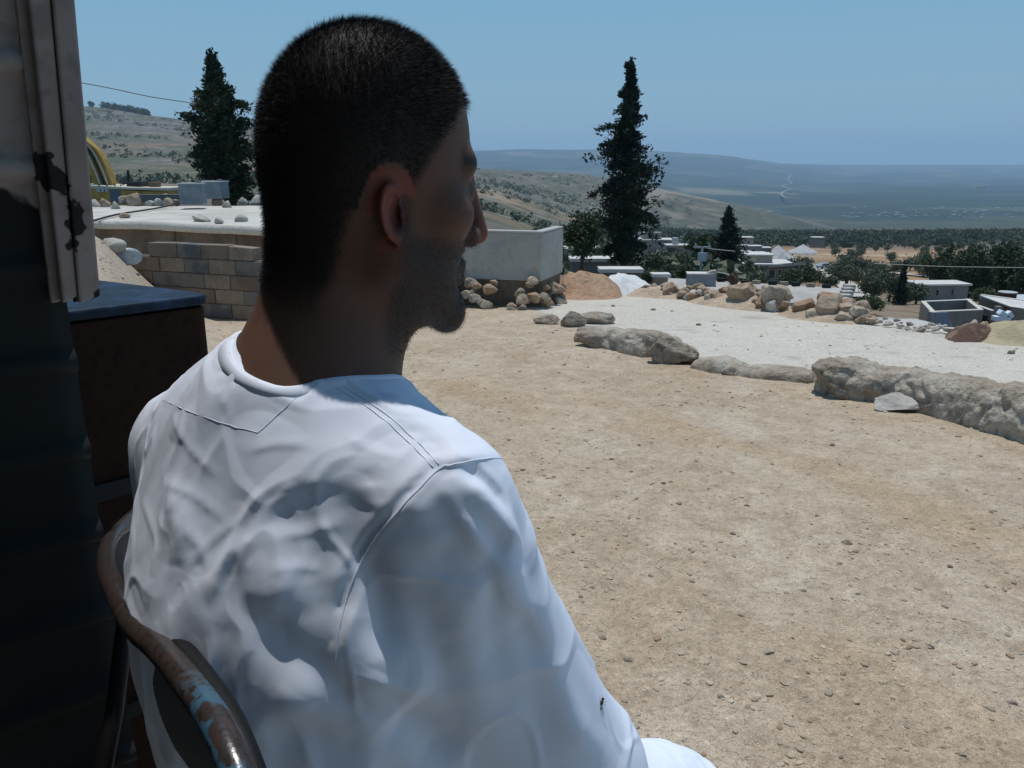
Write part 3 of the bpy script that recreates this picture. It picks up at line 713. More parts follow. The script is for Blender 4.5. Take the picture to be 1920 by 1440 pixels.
CV = CV.reshape(-1, 3); n8 = 7; CF = np.array([[i * n8 + j, i * n8 + j + 1, ((i + 1) % 72) * n8 + j + 1, ((i + 1) % 72) * n8 + j] for i in range(72) for j in range(n8 - 1)])
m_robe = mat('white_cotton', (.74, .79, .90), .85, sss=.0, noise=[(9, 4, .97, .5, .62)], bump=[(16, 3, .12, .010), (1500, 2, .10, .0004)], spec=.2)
rb_o = man_part('robe', RV, RQ, m_robe)
co_ = link('collar', mesh_np('collar', CV - MO, CF, True), m_robe, rb_o)
# stitched seams: fine welts along the yoke and the arm hole
def seam(pts, r=.0008):
    q_ = [on_cloth2(*p) for p in spline(pts, 14)]; q_ = [p for p in q_ if p is not None]
    if len(q_) < 4: return
    q_ = np.array(q_); 
    for _ in range(3): q_[1:-1] = q_[1:-1] * .5 + (q_[2:] + q_[:-2]) * .25
    link('seam', (lambda m_: (m_.data))(MB().tube(q_ - MO, r, 6).build('seam', m_robe, smooth=True)), None, rb_o)
pj2 = project(RV); RN2 = vert_normals(RV, RQ); fc2 = (RN2 * (RV - [0, 0, CAMZ])).sum(1) < 0
def on_cloth2(px, py):
    m = fc2 & (np.abs(pj2[:, 0] - px) < 7) & (np.abs(pj2[:, 1] - py) < 7)
    if not m.any(): return None
    i = np.where(m)[0]; dm = pj2[i, 2].min(); i = i[pj2[i, 2] < dm + .02]; return RV[i].mean(0) + RN2[i].mean(0) * .0002
_n_before = set(bpy.data.objects)
seam([(300, 746), (345, 768), (400, 788), (440, 800), (483, 810)], .00028); seam([(483, 810), (500, 797), (521, 777), (560, 742), (560, 742)], .0003)
for dx in (0, 11): seam([(600 + dx, 708 - dx * .5), (700 + dx, 772 - dx * .5), (765 + dx, 828 - dx * .5), (812 + dx, 876 - dx * .5)], .0004)
seam([(945, 858), (900, 862), (845, 872), (818, 884), (760, 945), (702, 1012), (664, 1080), (640, 1160), (628, 1235)], .0007)
for o_ in list(set(bpy.data.objects) - _n_before):
    if o_.parent is None: bpy.data.objects.remove(o_)
for i_, o_ in enumerate([o_ for o_ in bpy.data.objects if o_.name.startswith('seam')]): o_.name = 'seam' if i_ == 0 else 'seam.%03d' % i_
# the fly on the sleeve
p = on_cloth(1127, 1318)
p = p if p is not None else PX(1127, 1318, .75)
fly = empty('fly', p + np.array([0, -.002, .001])); tag(fly, 'small black fly resting on the sleeve near the elbow', 'fly')
bv, bf = bmesh_ico(2); m_fly = mat('fly_black', (.012, .012, .014), .4)
link('body', mesh_np('body', bv * [.0016, .0030, .0015], bf, True), m_fly, fly); hd = link('head', mesh_np('head', bv * .0014 + [0, .0038, 0], bf, True), m_fly, fly)
for s in (1, -1): MB().add([(0, .0005, .0014), (s * .0035, -.0052, .0010), (s * .0012, -.0056, .0018)], [(0, 1, 2)]).build('wing', mat('fly_wing', (.10, .10, .11), .3), fly)
for s in (1, -1):
    for k in (-1, 0, 1): MB().tube([(s * .0012, k * .0016, 0), (s * .0030, k * .0024, .0006), (s * .0040, k * .0030, -.0016)], .00016, 4).build('leg', m_fly, fly)
fly.rotation_euler = (math.radians(50), 0, math.radians(-35))
# ------------------------------------------------------------------ chair
m_rail = mat('worn_tube', (.038, .030, .027), .27, metal=.0, spec=.8,
    noise=[(38, 6, (.050, .032, .025), .48, .60), (26, 4, (.045, .11, .17), .51, .55), (130, 4, (.03, .02, .018), .56, .60)], bump=[(260, 4, .35, .0008)])
_N = m_rail.node_tree.nodes; _L = m_rail.node_tree.links; _mx = [n_ for n_ in _N if n_.type == 'MIX' and n_.inputs[7].default_value[2] > 2.5 * n_.inputs[7].default_value[0] > .01][0]
_sp = _N.new('ShaderNodeSeparateXYZ'); _L.new([n_ for n_ in _N if n_.type == 'NEW_GEOMETRY'][0].outputs['Position'], _sp.inputs[0]); _r = _N.new('ShaderNodeMapRange'); _L.new(_sp.outputs['X'], _r.inputs[0]); _r.inputs[1].default_value = -.232; _r.inputs[2].default_value = -.20
_mu = _N.new('ShaderNodeMath'); _mu.operation = 'MULTIPLY'; _L.new(_mx.inputs[0].links[0].from_socket, _mu.inputs[0]); _L.new(_r.outputs[0], _mu.inputs[1]); _L.new(_mu.outputs[0], _mx.inputs[0])      # blue paint survives only on the near end
m_black = mat('black_vinyl', (.006, .006, .007), .6, bump=[(200, 4, .2, .001)])
m_pad = mat('grey_cloth', (.12, .125, .13), .9, bump=[(900, 2, .3, .0005)])
chair = empty('chair', (-.22, .70, .35)); tag(chair, 'rusty tubular metal chair with chipped blue paint, holding the seated man', 'chair'); CO = Vector((-.22, .70, .35))
rail_px = [(262, 960, 1.04), (212, 1010, .96), (200, 1058, .86), (218, 1110, .75), (252, 1172, .67), (300, 1217, .62), (352, 1280, .555), (402, 1350, .51), (440, 1430, .48), (470, 1520, .465), (500, 1640, .46)]
rail = spline([PX(*p) for p in rail_px], 8)
def loc(pts): return [Vector(p) - CO for p in pts]
rr = np.interp(np.arange(len(rail)), [0, 22, 34, 42, len(rail)], [.0102, .0102, .0104, .0104, .0104])
MB().tube(loc(rail), list(rr), 20).build('back_rail', m_rail, chair, True)
inn = spline([PX(p[0] + dx, p[1] - dy, p[2] + .018) for p, dx, dy in zip(rail_px, (10, 16, 22, 24, 30, 22, 26, 26, 24, 24, 24), (0, 0, 4, 8, 16, 22, 14, 10, 8, 6, 6))], 8)
MB().tube(loc(inn), .0085, 12).build('back_edging', m_black, chair, True)
# back panel under the rail
i0 = 38; top = rail[i0:] + [0, 0, -.004]
pe = [PX(248, 1214, .69), PX(262, 1290, .68), PX(290, 1350, .67), PX(375, 1470, .61), PX(430, 1560, .57)]
n = len(top); bot = []
for k, t in enumerate(top):
    q = t.copy(); q[2] -= .42; bot.append(q + np.array([.07, .07, 0]) * 0)
left = spline(pe, 6)
mb = MB(); cols_ = 12
low = PX(520, 1700, .60)
for k in range(n):
    for j in range(cols_ + 1):
        t = j / cols_; a = top[k]; f = k / (n - 1); lb = left[min(int(f * (len(left) - 1)), len(left) - 1)]
        mb.v.append(tuple((a * (1 - t) + lb * t) - np.array(CO)))
for k in range(n - 1):
    for j in range(cols_): a = k * (cols_ + 1) + j; mb.f.append((a, a + 1, a + cols_ + 2, a + cols_ + 1))
pn = mb.build('back_panel', m_pad, chair, True); md = pn.modifiers.new('s', 'SOLIDIFY'); md.thickness = .006; md.offset = -1
# seat, legs
mb = MB(); sx, sy = rb, fb
def bxy(a, b, z): return tuple(np.array([HIP[0], HIP[1], z]) + rb * a + fb * b - np.array(CO))
pts = [(-.24, -.20), (.22, -.20), (.24, .24), (-.24, .24)]
mb.add([bxy(a, b, .775) for a, b in pts] + [bxy(a, b, .80) for a, b in pts], [(3, 2, 1, 0), (4, 5, 6, 7), (0, 1, 5, 4), (1, 2, 6, 5), (2, 3, 7, 6), (3, 0, 4, 7)])
mb.build('seat', m_black, chair, bevel=.008)
for a, b in [(-.22, -.20), (.21, -.20), (.22, .22), (-.22, .22)]:
    e = 1.03; MB().tube([bxy(a, b, .778), bxy(a * 1.05, b * 1.08, .352)], .0115, 12).build('leg', m_rail, chair, True)
for a, src in ((-.22, rail[0]), (.21, rail[-1])):
    MB().tube([tuple(Vector(src) - CO), tuple((Vector(src) - CO) * .5 + Vector(bxy(a, -.20, .79)) * .5 + Vector((0, 0, -.03))), bxy(a, -.20, .79)], .0105, 12).build('back_post', m_black, chair, True)

# ------------------------------------------------------------------ the hut: corrugated wall, post, roof
m_pan = mat('peeling_paint', (.30, .27, .25), .6, noise=[(5.5, 5, (.05, .065, .075), .60, .612), (3.2, 5, .8, .45, .6), (24, 5, .75, .56, .66)], bump=[(60, 5, .25, .002)], spec=.3)
def two_tone(name, ca, cb, hz, amp, chips):
    "paint band changing at height hz with a flaked edge"
    m = mat(name, ca, .6, noise=[(4, 5, .75, .45, .62), (30, 5, .8, .5, .62)], bump=[(70, 5, .3, .002)], spec=.08)
    N = m.node_tree.nodes; L = m.node_tree.links; b = N['Principled BSDF']; src = b.inputs['Base Color'].links[0].from_socket
    geo = [x for x in N if x.type == 'NEW_GEOMETRY'][0]; sp = N.new('ShaderNodeSeparateXYZ'); L.new(geo.outputs['Position'], sp.inputs[0])
    n = N.new('ShaderNodeTexNoise'); n.inputs['Scale'].default_value = 7; n.inputs['Detail'].default_value = 5; L.new(geo.outputs['Position'], n.inputs['Vector'])
    a = N.new('ShaderNodeMath'); a.operation = 'MULTIPLY_ADD'; L.new(n.outputs[0], a.inputs[0]); a.inputs[1].default_value = amp; L.new(sp.outputs['Z'], a.inputs[2])
    r = N.new('ShaderNodeMapRange'); L.new(a.outputs[0], r.inputs[0]); r.inputs[1].default_value = hz + amp * .5 - .003; r.inputs[2].default_value = hz + amp * .5 + .003
    n2 = N.new('ShaderNodeTexNoise'); n2.inputs['Scale'].default_value = chips[0]; n2.inputs['Detail'].default_value = 4; L.new(geo.outputs['Position'], n2.inputs['Vector'])
    r2 = N.new('ShaderNodeMapRange'); L.new(n2.outputs[0], r2.inputs[0]); r2.inputs[1].default_value = chips[1]; r2.inputs[2].default_value = chips[1] + .012
    mn = N.new('ShaderNodeMath'); mn.operation = 'SUBTRACT'; mn.use_clamp = True; L.new(r.outputs[0], mn.inputs[0]); L.new(r2.outputs[0], mn.inputs[1])
    mx = N.new('ShaderNodeMix'); mx.data_type = 'RGBA'; L.new(mn.outputs[0], mx.inputs[0]); mx.inputs[6].default_value = (*cb, 1); L.new(src, mx.inputs[7]); L.new(mx.outputs[2], b.inputs['Base Color'])
    return m
m_wall = two_tone('flaking_paint_dark', (.38, .315, .275), (.021, .023, .022), 1.50, .30, (5.0, .585))
m_post = two_tone('flaking_paint_post', (.33, .262, .225), (.03, .026, .024), 1.0, .12, (15.0, .595))
wd = np.array([.77, .638, 0]); wd /= np.linalg.norm(wd); wn = np.array([wd[1], -wd[0], 0])
W0 = PX(126, 560, 1.0); W0[2] = 0
hut = empty('hut', (-.9, -.4, 0)); HO = Vector((-.9, -.4, 0)); tag(hut, 'open-fronted hut with a ribbed metal wall under peeling paint, left of the man', 'hut')
zs = np.linspace(.0, 2.38, 420); ph = ((zs - .04) / .118) % 1.0
prof = .010 * sstep(0, .10, ph) * sstep(.30, .20, ph) * 1.5
mb = MB(); ds = np.linspace(-1.6, 0, 60)
for z, pz in zip(zs, prof):
    for d_ in ds: q = W0 + wd * d_ + wn * (pz - .004 + .0015 * math.sin(d_ * 9 + z * 3)); q[2] = z; mb.v.append(tuple(q - np.array(HO)))
nd = len(ds)
for i in range(len(zs) - 1):
    for j in range(nd - 1): a = i * nd + j; mb.f.append((a, a + 1, a + nd + 1, a + nd))
mb.build('ribbed_wall', m_wall, hut, True).modifiers.new('s', 'SOLIDIFY').thickness = .02
# post: two flanges with a weld seam between, ending above the cabinet
def post(pxs0, pxs1, off, name, dd, th=.02):
    (x0, x1), (b0, b1) = pxs0, pxs1
    q = [PX(x0, 0 - 60, dd), PX(x1, -60, dd)]; mb = MB()
    fr = [PX(b0, 570, dd + .01), PX(b1, 556, dd + .01), PX(x1 - 4, -160, dd), PX(x0 - 4, -160, dd)]
    # put the four corners on one plane parallel to the wall, standing proud of it
    nrm_ = wn; p0 = W0 + wn * off; out = []
    for p in fr:
        r = p - [0, 0, CAMZ]; t = ((p0 - [0, 0, CAMZ]) @ nrm_) / (r @ nrm_); out.append(np.array([0, 0, CAMZ]) + r * t)
    out = [o - np.array(HO) for o in out]
    mb.prism(out, (0, 0, 0), tuple(-wn * th)); return mb.build(name, m_post, hut, bevel=.003)
post((40, 84), (118, 146), .030, 'door_post', .98); post((88, 131), (149, 189), .034, 'door_post', .98); post((80, 92), (140, 155), .018, 'post_web', .98, .01); post((14, 62), (96, 150), .012, 'post_web', .98, .01)
for k in range(7):
    t = k / 6; x = 86 + (147 - 86) * t; y = 20 + 520 * t
    p = PX(x, y, .98); r = p - [0, 0, CAMZ]; t2 = ((W0 + wn * .036 - [0, 0, CAMZ]) @ wn) / (r @ wn)
# roof, back and side wall (they keep the sitting place in the shade)
m_roof = mat('roof_sheet', (.30, .27, .24), .8, noise=[(6, 4, .7, .45, .6)], bump=[(30, 3, .3, .004)]); m_in = mat('plain_render', (.42, .37, .31), .95, noise=[(5, 5, .6, .45, .6)], bump=[(40, 5, .3, .004)])
ho = np.array(HO)
we = W0 + wd * .0; ws = W0 - wd * 1.6
rp = [(ws[0] - .05, ws[1] - 1.6, 2.38), (.85, ws[1] - 1.6, 2.38), (.85, .18, 2.40), (.0, .30, 2.40), (we[0] - .30, we[1] - .42, 2.40), (ws[0] - .05, ws[1], 2.39)]
MB().prism([np.array(p) - ho for p in rp], (0, 0, 0), (0, 0, .05)).build('roof', m_roof, hut)
MB().box(ws[0] - .05, .85, ws[1] - 1.62, ws[1] - 1.5, 0, 2.38, Matrix.Translation(-HO)).build('back_wall', m_in, hut)
MB().box(ws[0] - .06, ws[0] + .02, ws[1] - 1.5, ws[1] - .0, 0, 2.38, Matrix.Translation(-HO)).build('side_wall', m_in, hut)
# porch slab under the chair
MB().prism([(-2.2, -3, 0), (1.6, -3, 0), (1.35, 0.2, 0), (.5, .95, 0), (.1, 1.5, 0), (-.9, 1.5, 0), (-2.2, .9, 0)], (0, 0, -.1), (0, 0, .25)).build('porch', mat('concrete_slab', (.46, .41, .34), .95, noise=[(7, 6, .75, .45, .6)], bump=[(90, 5, .3, .003)])); tag(bpy.data.objects['porch'], kind='structure')

# ------------------------------------------------------------------ dark cabinet with a blue top
m_cab = mat('brown_cabinet', (.030, .014, .009), .7, spec=.08, noise=[(3, 4, (.018, .009, .007), .45, .6), (60, 4, .7, .55, .62)], bump=[(90, 4, .15, .001)]); m_blue = mat('blue_paint_top', (.008, .019, .033), .6, noise=[(14, 6, (.015, .03, .06), .50, .56), (50, 4, 1.5, .52, .6)], bump=[(50, 5, .4, .002)], spec=.2)
zc = 1.385
A = PZ(135, 582, zc); Bc = PZ(394, 551, zc); D = PZ(150, 521, zc)
cab = empty('cabinet', (Bc[0], Bc[1], .35)); cab0 = np.array([Bc[0], Bc[1], .35]); tag(cab, 'dark brown metal cabinet with a worn blue top, between the post and the man', 'cabinet')
# rounded outline: left-front, right corner (rounded), back
e1 = (A - Bc) / np.linalg.norm(A - Bc); e2 = (D - Bc) / np.linalg.norm(D - Bc)
A2 = Bc + e1 * .75; D2 = Bc + e2 * .62; R = .035
cor = []
for t in np.linspace(0, 1, 7): p = (1 - t) ** 2 * (Bc + e1 * R) + 2 * t * (1 - t) * Bc + t * t * (Bc + e2 * R); cor.append(p)
outl = [A2] + cor + [D2, A2 + D2 - Bc]
MB().prism([p - cab0 - [0, 0, .02] for p in outl], (0, 0, 0), (0, 0, .355 - zc + .02)).build('carcass', m_cab, cab, bevel=.004)
cen = np.mean(outl, 0); lid = [p + (p - cen) / np.linalg.norm(p - cen) * .006 for p in outl]
MB().prism([p - cab0 - [0, 0, .017] for p in lid], (0, 0, 0), (0, 0, .017)).build('top', m_blue, cab, bevel=.004)
n_out = np.cross(e1, [0, 0, 1]); n_out = -n_out if n_out[1] > 0 else n_out
for z0 in (1.105, .70):      # dark trim rails across the front
    q = [Bc + e1 * .05, Bc + e1 * .74]; ps = [np.array([q[0][0], q[0][1], z0]), np.array([q[1][0], q[1][1], z0]), np.array([q[1][0], q[1][1], z0 - .03]), np.array([q[0][0], q[0][1], z0 - .03])]
    MB().prism([p - cab0 for p in ps], (0, 0, 0), tuple(n_out * .008)).build('trim', m_black, cab, bevel=.002)
# ------------------------------------------------------------------ rocks
def rock_mesh(seed, sub=3, cuts=9, rough=.07):
    r = np.random.RandomState(seed); v, f = bmesh_ico(sub); v = v.copy()
    for _ in range(cuts):
        n = r.normal(0, 1, 3); n /= np.linalg.norm(n); dd = r.uniform(.52, .88); s = v @ n - dd; m = s > 0; v[m] -= n * s[m][:, None] * .985
    v *= (1 + rough * vnoise(v + seed, 2.2, 4, seed))[:, None]; v += v * (rough * .55 * vnoise(v + seed, 6, 4, seed + 3))[:, None]; v -= v * (rough * .6 * np.clip((1 - np.abs(vnoise(v + seed, 3.1, 3, seed + 5))) - .86, 0, 1) / .14)[:, None]
    return v, f
m_rock = mat('boulder_stone', (.36, .27, .19), .95, noise=[(2.5, 5, (.44, .37, .29), .45, .62), (9, 5, .72, .5, .64), (40, 5, 1.2, .52, .64)], bump=[(14, 7, .7, .05), (90, 5, .5, .008)], spec=.15)
m_rust = mat('rust_stone', (.34, .225, .145), .95, noise=[(2.5, 5, (.42, .32, .23), .45, .62), (9, 5, .70, .5, .64), (40, 5, 1.2, .52, .64)], bump=[(14, 7, .7, .05), (90, 5, .5, .008)], spec=.15)
m_pale = mat('limestone', (.46, .43, .38), .95, noise=[(4, 5, .82, .48, .62), (30, 5, .85, .5, .62)], bump=[(18, 6, .6, .03), (90, 5, .4, .006)], spec=.15)
m_dust = mat('dusty_stone', (.31, .255, .195), .95, noise=[(3, 5, (.40, .35, .28), .48, .62), (14, 6, .66, .5, .62), (70, 5, .8, .52, .64)], bump=[(22, 8, .8, .03), (110, 5, .5, .006)], spec=.15)
ROCKM = {}
def rock(x0, x1, y0, y1, label=None, m=m_rock, seed=None, group=None, name='rock', cat='rock', Y=None, deep=.8, rz=None, sub=3, cuts=9, flat=1.0, rough=.07):
    "rock whose silhouette spans x0..x1, y0(top)..y1(base) in the photo, standing where its base meets the ground"
    seed = seed if seed is not None else rng.randint(1e6)
    xc = (x0 + x1) / 2
    if Y is None:
        p = hit(xc, y1); q1_ = np.array([[p[0], p[1], p[2]]]); p[2] += float(relief(q1_, zone_white(q1_))[0]) - (.006 if sub == 2 else 0); lp = float(np.interp(xc, [q[0] for q in _lp], [q[1] for q in _lp]))
        if xc > 1040 and y1 < 660 and y1 < lp + 3:        # piled up on the lip
            Yl = _lipY(lp + 2); p = PY(xc, y1, Yl + (lp - y1) * .015); p[2] = max(p[2], gz(p[0], p[1]))
    else: p = PY(xc, y1, Y)
    d = p[1] * cP - (p[2] - CAMZ) * sP; wx = (x1 - x0) / F * d / 2; hz = (y1 - y0) / F * d / math.cos(PITCH) 
    dy = min(wx * deep, 1.6 * wx); key = (seed, sub, cuts)
    if key not in ROCKM:
        v, f = rock_mesh(seed, sub, cuts, rough); lo, hi = v.min(0), v.max(0); v = (v - (lo + hi) / 2) / ((hi - lo) / 2); ROCKM[key] = (v, f)
    v, f = ROCKM[key]; tz = hz * .62
    vv = v * [wx * 1.03, dy, tz]; 
    me = mesh_np(name, vv, f, sub > 2)
    o = link(name, me, m, None, (p[0], p[1] + dy * .55, p[2] + tz * .55)); o.rotation_euler = (rng.uniform(-.05, .05), rng.uniform(-.05, .05), 0)
    return tag(o, label, cat, group)
G1 = 'boulders edging the white platform'
P_ = [
 (1540, 1625, 674, 745, 'massive rounded boulder at the left end of the long right-hand stone edging', 1.0),
 (1222, 1302, 627, 682, 'big angular boulder with a dark front at the end of the short edging', .9),
 (1086, 1168, 622, 652, 'squared block at the near-left corner of the platform', .7),
 (1058, 1092, 584, 614, 'upright stone at the far-left corner of the platform', .8),
 (1086, 1144, 588, 608, 'layered flat stone beside the upright corner stone', .7),
 (1006, 1040, 594, 609, 'small lone stone on the pale ground left of the platform corner', .8),
]
for a in P_: rock(a[0] - 6, a[1] + 10, a[2], a[3], a[4], m_dust, group=G1 if a[0] > 1050 else None, deep=a[5], sub=5 if a[0] > 1100 else 4, cuts=13, rough=.15)
rock(1646, 1772, 744, 772, 'flat pale slab lying in front of the long stone edging', m_pale, group=G1, deep=.5, sub=5, cuts=16)
rock(1800, 1866, 757, 799, 'white-faced stone set against the foot of the stone edging', m_pale, group=G1, deep=.8, sub=5, cuts=14)
rock(1788, 1814, 756, 776, 'small stone wedged between the flat slab and the white-faced stone', m_dust, group=G1)
for k, (a, b, c, d) in enumerate([(1352, 1402, 680, 700), (1430, 1460, 691, 706)]):
    rock(a, b, c, d, 'half-buried stone %s the low ridge between the two rows of edging' % ('at the left end of' if k == 0 else 'in the middle of'), m_dust, group=G1, deep=.9, rough=.12)
# heap of excavated boulders on the far lip
G2 = 'excavated boulders along the far edge of the platform'
big = [(1430, 1478, 537, 575, 'pale smooth boulder leaning on the heap, left of the rust-brown one', m_rock), (1447, 1486, 540, 570, 'rust-brown broken boulder beside the pale smooth one', m_rust),
 (1368, 1420, 534, 565, 'orange-brown boulder standing left in the heap below the water tank', m_rust), (1490, 1526, 562, 592, 'round brown boulder in front of the concrete roof', m_rust),
 (1535, 1578, 556, 600, 'largest round boulder, front of the heap beside the roof corner', m_rock), (1541, 1580, 552, 580, 'boulder on top of the largest round one', m_rust),
 (1577, 1602, 572, 590, 'egg-shaped boulder right of the largest round one', m_rock), (1574, 1606, 563, 580, 'dark rust boulder behind the egg-shaped one', m_rust),
 (1600, 1628, 578, 600, 'brown boulder at the right end of the heap', m_rock), (1515, 1545, 582, 600, 'fist-shaped boulder at the foot of the heap', m_rock),
 (1246, 1268, 532, 552, 'dark round boulder in the low part of the heap', m_rust), (1420, 1445, 558, 576, 'small boulder under the pale smooth one', m_rust),
 (1440, 1462, 566, 582, 'grey boulder lying on the platform rim', m_pale), (1602, 1632, 566, 584, 'cracked pale boulder at the far right end of the heap', m_rock),
 (1570, 1604, 588, 604, 'low broad boulder on the rim right of the largest one', m_rock), (1302, 1318, 533, 545, 'small rust boulder just below the water tank', m_rust)]
for a in big: rock(a[0] - 3, a[1] + 3, a[2] - 3, a[3], a[4], a[5], group=G2, name='boulder', cat='boulder', deep=.85, sub=4, cuts=14, rough=.12)
_gl = 'small brown rubble stone in the excavated heap on the platform lip'
for k in range(120):
    x = rng.uniform(1165, 1640); base = np.interp(x, [1165, 1300, 1400, 1500, 1640], [553, 562, 576, 594, 608]); top = np.interp(x, [1165, 1230, 1290, 1340, 1450, 1500, 1600, 1640], [545, 530, 540, 540, 548, 562, 575, 592])
    y = top + (base - top) * rng.rand() ** .7; s = rng.uniform(4, 13); s = min(s, (base - top) * .8 + 3)
    rock(x - s, x + s, y - s * 1.1, y, _gl, m_rust if rng.rand() < .45 else (m_pale if rng.rand() < .25 else m_rock), seed=100 + k % 14, group=G2, sub=3, cuts=13)
# the loose earth below that heap, a mound
def mound(name, poly_ridge, width, h, m, label, cat='mound', seed=0, res=70):
    A = np.array(poly_ridge, float); L = spline(A, 10); V = []; n = len(L); mrow = 26
    for i, p in enumerate(L):
        t = L[min(i + 1, n - 1)] - L[max(i - 1, 0)]; t /= np.linalg.norm(t) + 1e-9; nn = np.array([-t[1], t[0]]); tp = math.sin(math.pi * min(1, max(0.0, i / (n - 1)))) ** .5
        for j in range(mrow):
            s = (j / (mrow - 1) * 2 - 1); q = p[:2] + nn * s * width * (.6 + .4 * tp); hh = h * tp * math.exp(-(s * 1.7) ** 2)
            V.append([q[0], q[1], gz(q[0], q[1]) + hh - .05])
    V = np.array(V); e = V[:, 2] - ground_z(V[:, 0], V[:, 1]) + .05
    V[:, 2] += np.clip(e / (h + 1e-6), 0, 1) * h * (.45 * vnoise(V[:, :2], 1.6, 4, seed) + .18 * vnoise(V[:, :2], 7, 3, seed + 1))
    i = np.arange(n * mrow).reshape(n, mrow); Fc = np.column_stack([i[:-1, :-1].ravel(), i[:-1, 1:].ravel(), i[1:, 1:].ravel(), i[1:, :-1].ravel()])
    return tag(link(name, mesh_np(name, V, Fc, True), m), label, cat)
m_red = mat('red_earth', (.42, .28, .185), .95, noise=[(2, 5, (.36, .21, .13), .45, .6), (12, 6, .78, .5, .62)], bump=[(18, 8, .8, .05)], spec=.1)
m_tan = mat('tan_earth', (.46, .36, .26), .95, noise=[(3, 5, .8, .45, .6), (20, 6, 1.2, .5, .62)], bump=[(18, 8, .8, .05)], spec=.1)
mound('earth_mound', [hit(1040, 552)[:2], hit(1090, 553)[:2], hit(1170, 554)[:2]], 1.1, .46, m_red, 'mound of reddish dug earth behind the corner of the pale garden wall', seed=5)
mound('rubble_bank', [hit(1165, 554)[:2], hit(1230, 554)[:2], hit(1310, 562)[:2]], .8, .22, m_tan, 'low bank of tan earth under the rubble, below the concrete tank', seed=6)
mound('rubble_bank', [hit(1300, 562)[:2], hit(1400, 574)[:2], hit(1480, 585)[:2]], .8, .24, m_tan, 'long bank of tan earth under the boulder heap in front of the flat roof', seed=7)
mound('rubble_bank', [hit(1470, 586)[:2], hit(1560, 598)[:2], hit(1640, 609)[:2]], .7, .20, m_tan, 'bank of tan earth at the right end of the boulder heap', seed=8)
m_lime = mat('lime_heap', (.66, .66, .64), .95, noise=[(6, 5, .85, .5, .62)], bump=[(20, 6, .6, .03)])
mound('lime_heap', [PY(1135, 545, 14.6)[:2], PY(1165, 542, 15.0)[:2], PY(1225, 545, 15.2)[:2]], .9, .42, m_lime, 'white heap of lime between the red earth and the rubble', 'heap', seed=9)
m_gf = mat('grey_rubble', (.50, .485, .45), .95, noise=[(5, 6, .75, .48, .62)], bump=[(25, 7, .8, .03)])
mound('rubble_fan', [PY(1640, 612, 12.0)[:2], PY(1700, 616, 12.2)[:2], PY(1770, 628, 12.2)[:2]], 1.0, .14, m_gf, 'grey-white spread of crushed stone left of the roofless block room', 'rubble', seed=10)
for k in range(30):
    x = rng.uniform(1640, 1790); b = np.interp(x, [1640, 1790], [612, 630]); s = rng.uniform(2.5, 8); y = b - rng.uniform(0, 16)
    rock(x - s, x + s, y - s, y, 'small grey stone on the spread of crushed stone', m_pale if rng.rand() < .7 else m_dust, seed=100 + k % 9, group='stones on the crushed-stone spread', sub=2, cuts=8)
mound('earth_bank', [hit(1770, 630)[:2], hit(1820, 634)[:2], hit(1872, 640)[:2]], .7, .22, mat('dark_earth', (.10, .058, .042), .95, noise=[(5, 5, (.22, .15, .105), .5, .62)], bump=[(20, 8, .8, .04)]), 'dark red-brown earth bank in front of the roofless block room', seed=11)
mound('earth_bank', [hit(1850, 628)[:2], hit(1900, 636)[:2], hit(1990, 648)[:2]], .8, .28, mat('yellow_earth', (.42, .36, .23), .95, noise=[(5, 5, .8, .5, .6)], bump=[(20, 8, .8, .04)]), 'yellowish earth bank below the broken wall at the right border', seed=12)
rock(1816, 1838, 599, 618, 'pale triangular boulder leaning by the corner of the block room', m_rock, name='boulder', cat='boulder')
for a in [(1834, 1858, 603, 624, 'dark red boulder on the earth bank beside the pale triangular one'), (1790, 1812, 612, 626, 'brown stone at the left foot of the dark earth bank'), (1851, 1875, 620, 632, 'flat brown stone on the rim below the dark earth bank')]: rock(*a, m_rust, name='boulder', cat='boulder')
rock(1890, 1906, 656, 664, 'single dark stone lying on the white platform near the right border', m_dust)
# stray stones lying on yard and platform
for k, (x, y, s) in enumerate([(1556, 650, 3), (1628, 655, 3), (1720, 690, 4), (1500, 640, 3), (1260, 584, 3), (1310, 610, 5), (1340, 611, 3), (1150, 575, 4), (1225, 582, 5), (1560, 836, 6), (1402, 948, 6), (1590, 1020, 9), (1506, 1112, 7), (1838, 856, 5), (1350, 1330, 8), (1610, 1120, 6), (1890, 1200, 7), (1898, 1330, 9), (1440, 1240, 11), (1180, 1255, 10), (1130, 1215, 8), (1780, 1370, 8), (1375, 1000, 6)]):
    rock(x - s, x + s, y - s, y, 'loose stone a few centimetres across lying on the %s' % ('white platform' if y < 700 else 'brown yard'), m_dust, seed=100 + k % 9, group='loose stones on the %s' % ('white platform' if y < 700 else 'brown yard'), sub=2, cuts=8)

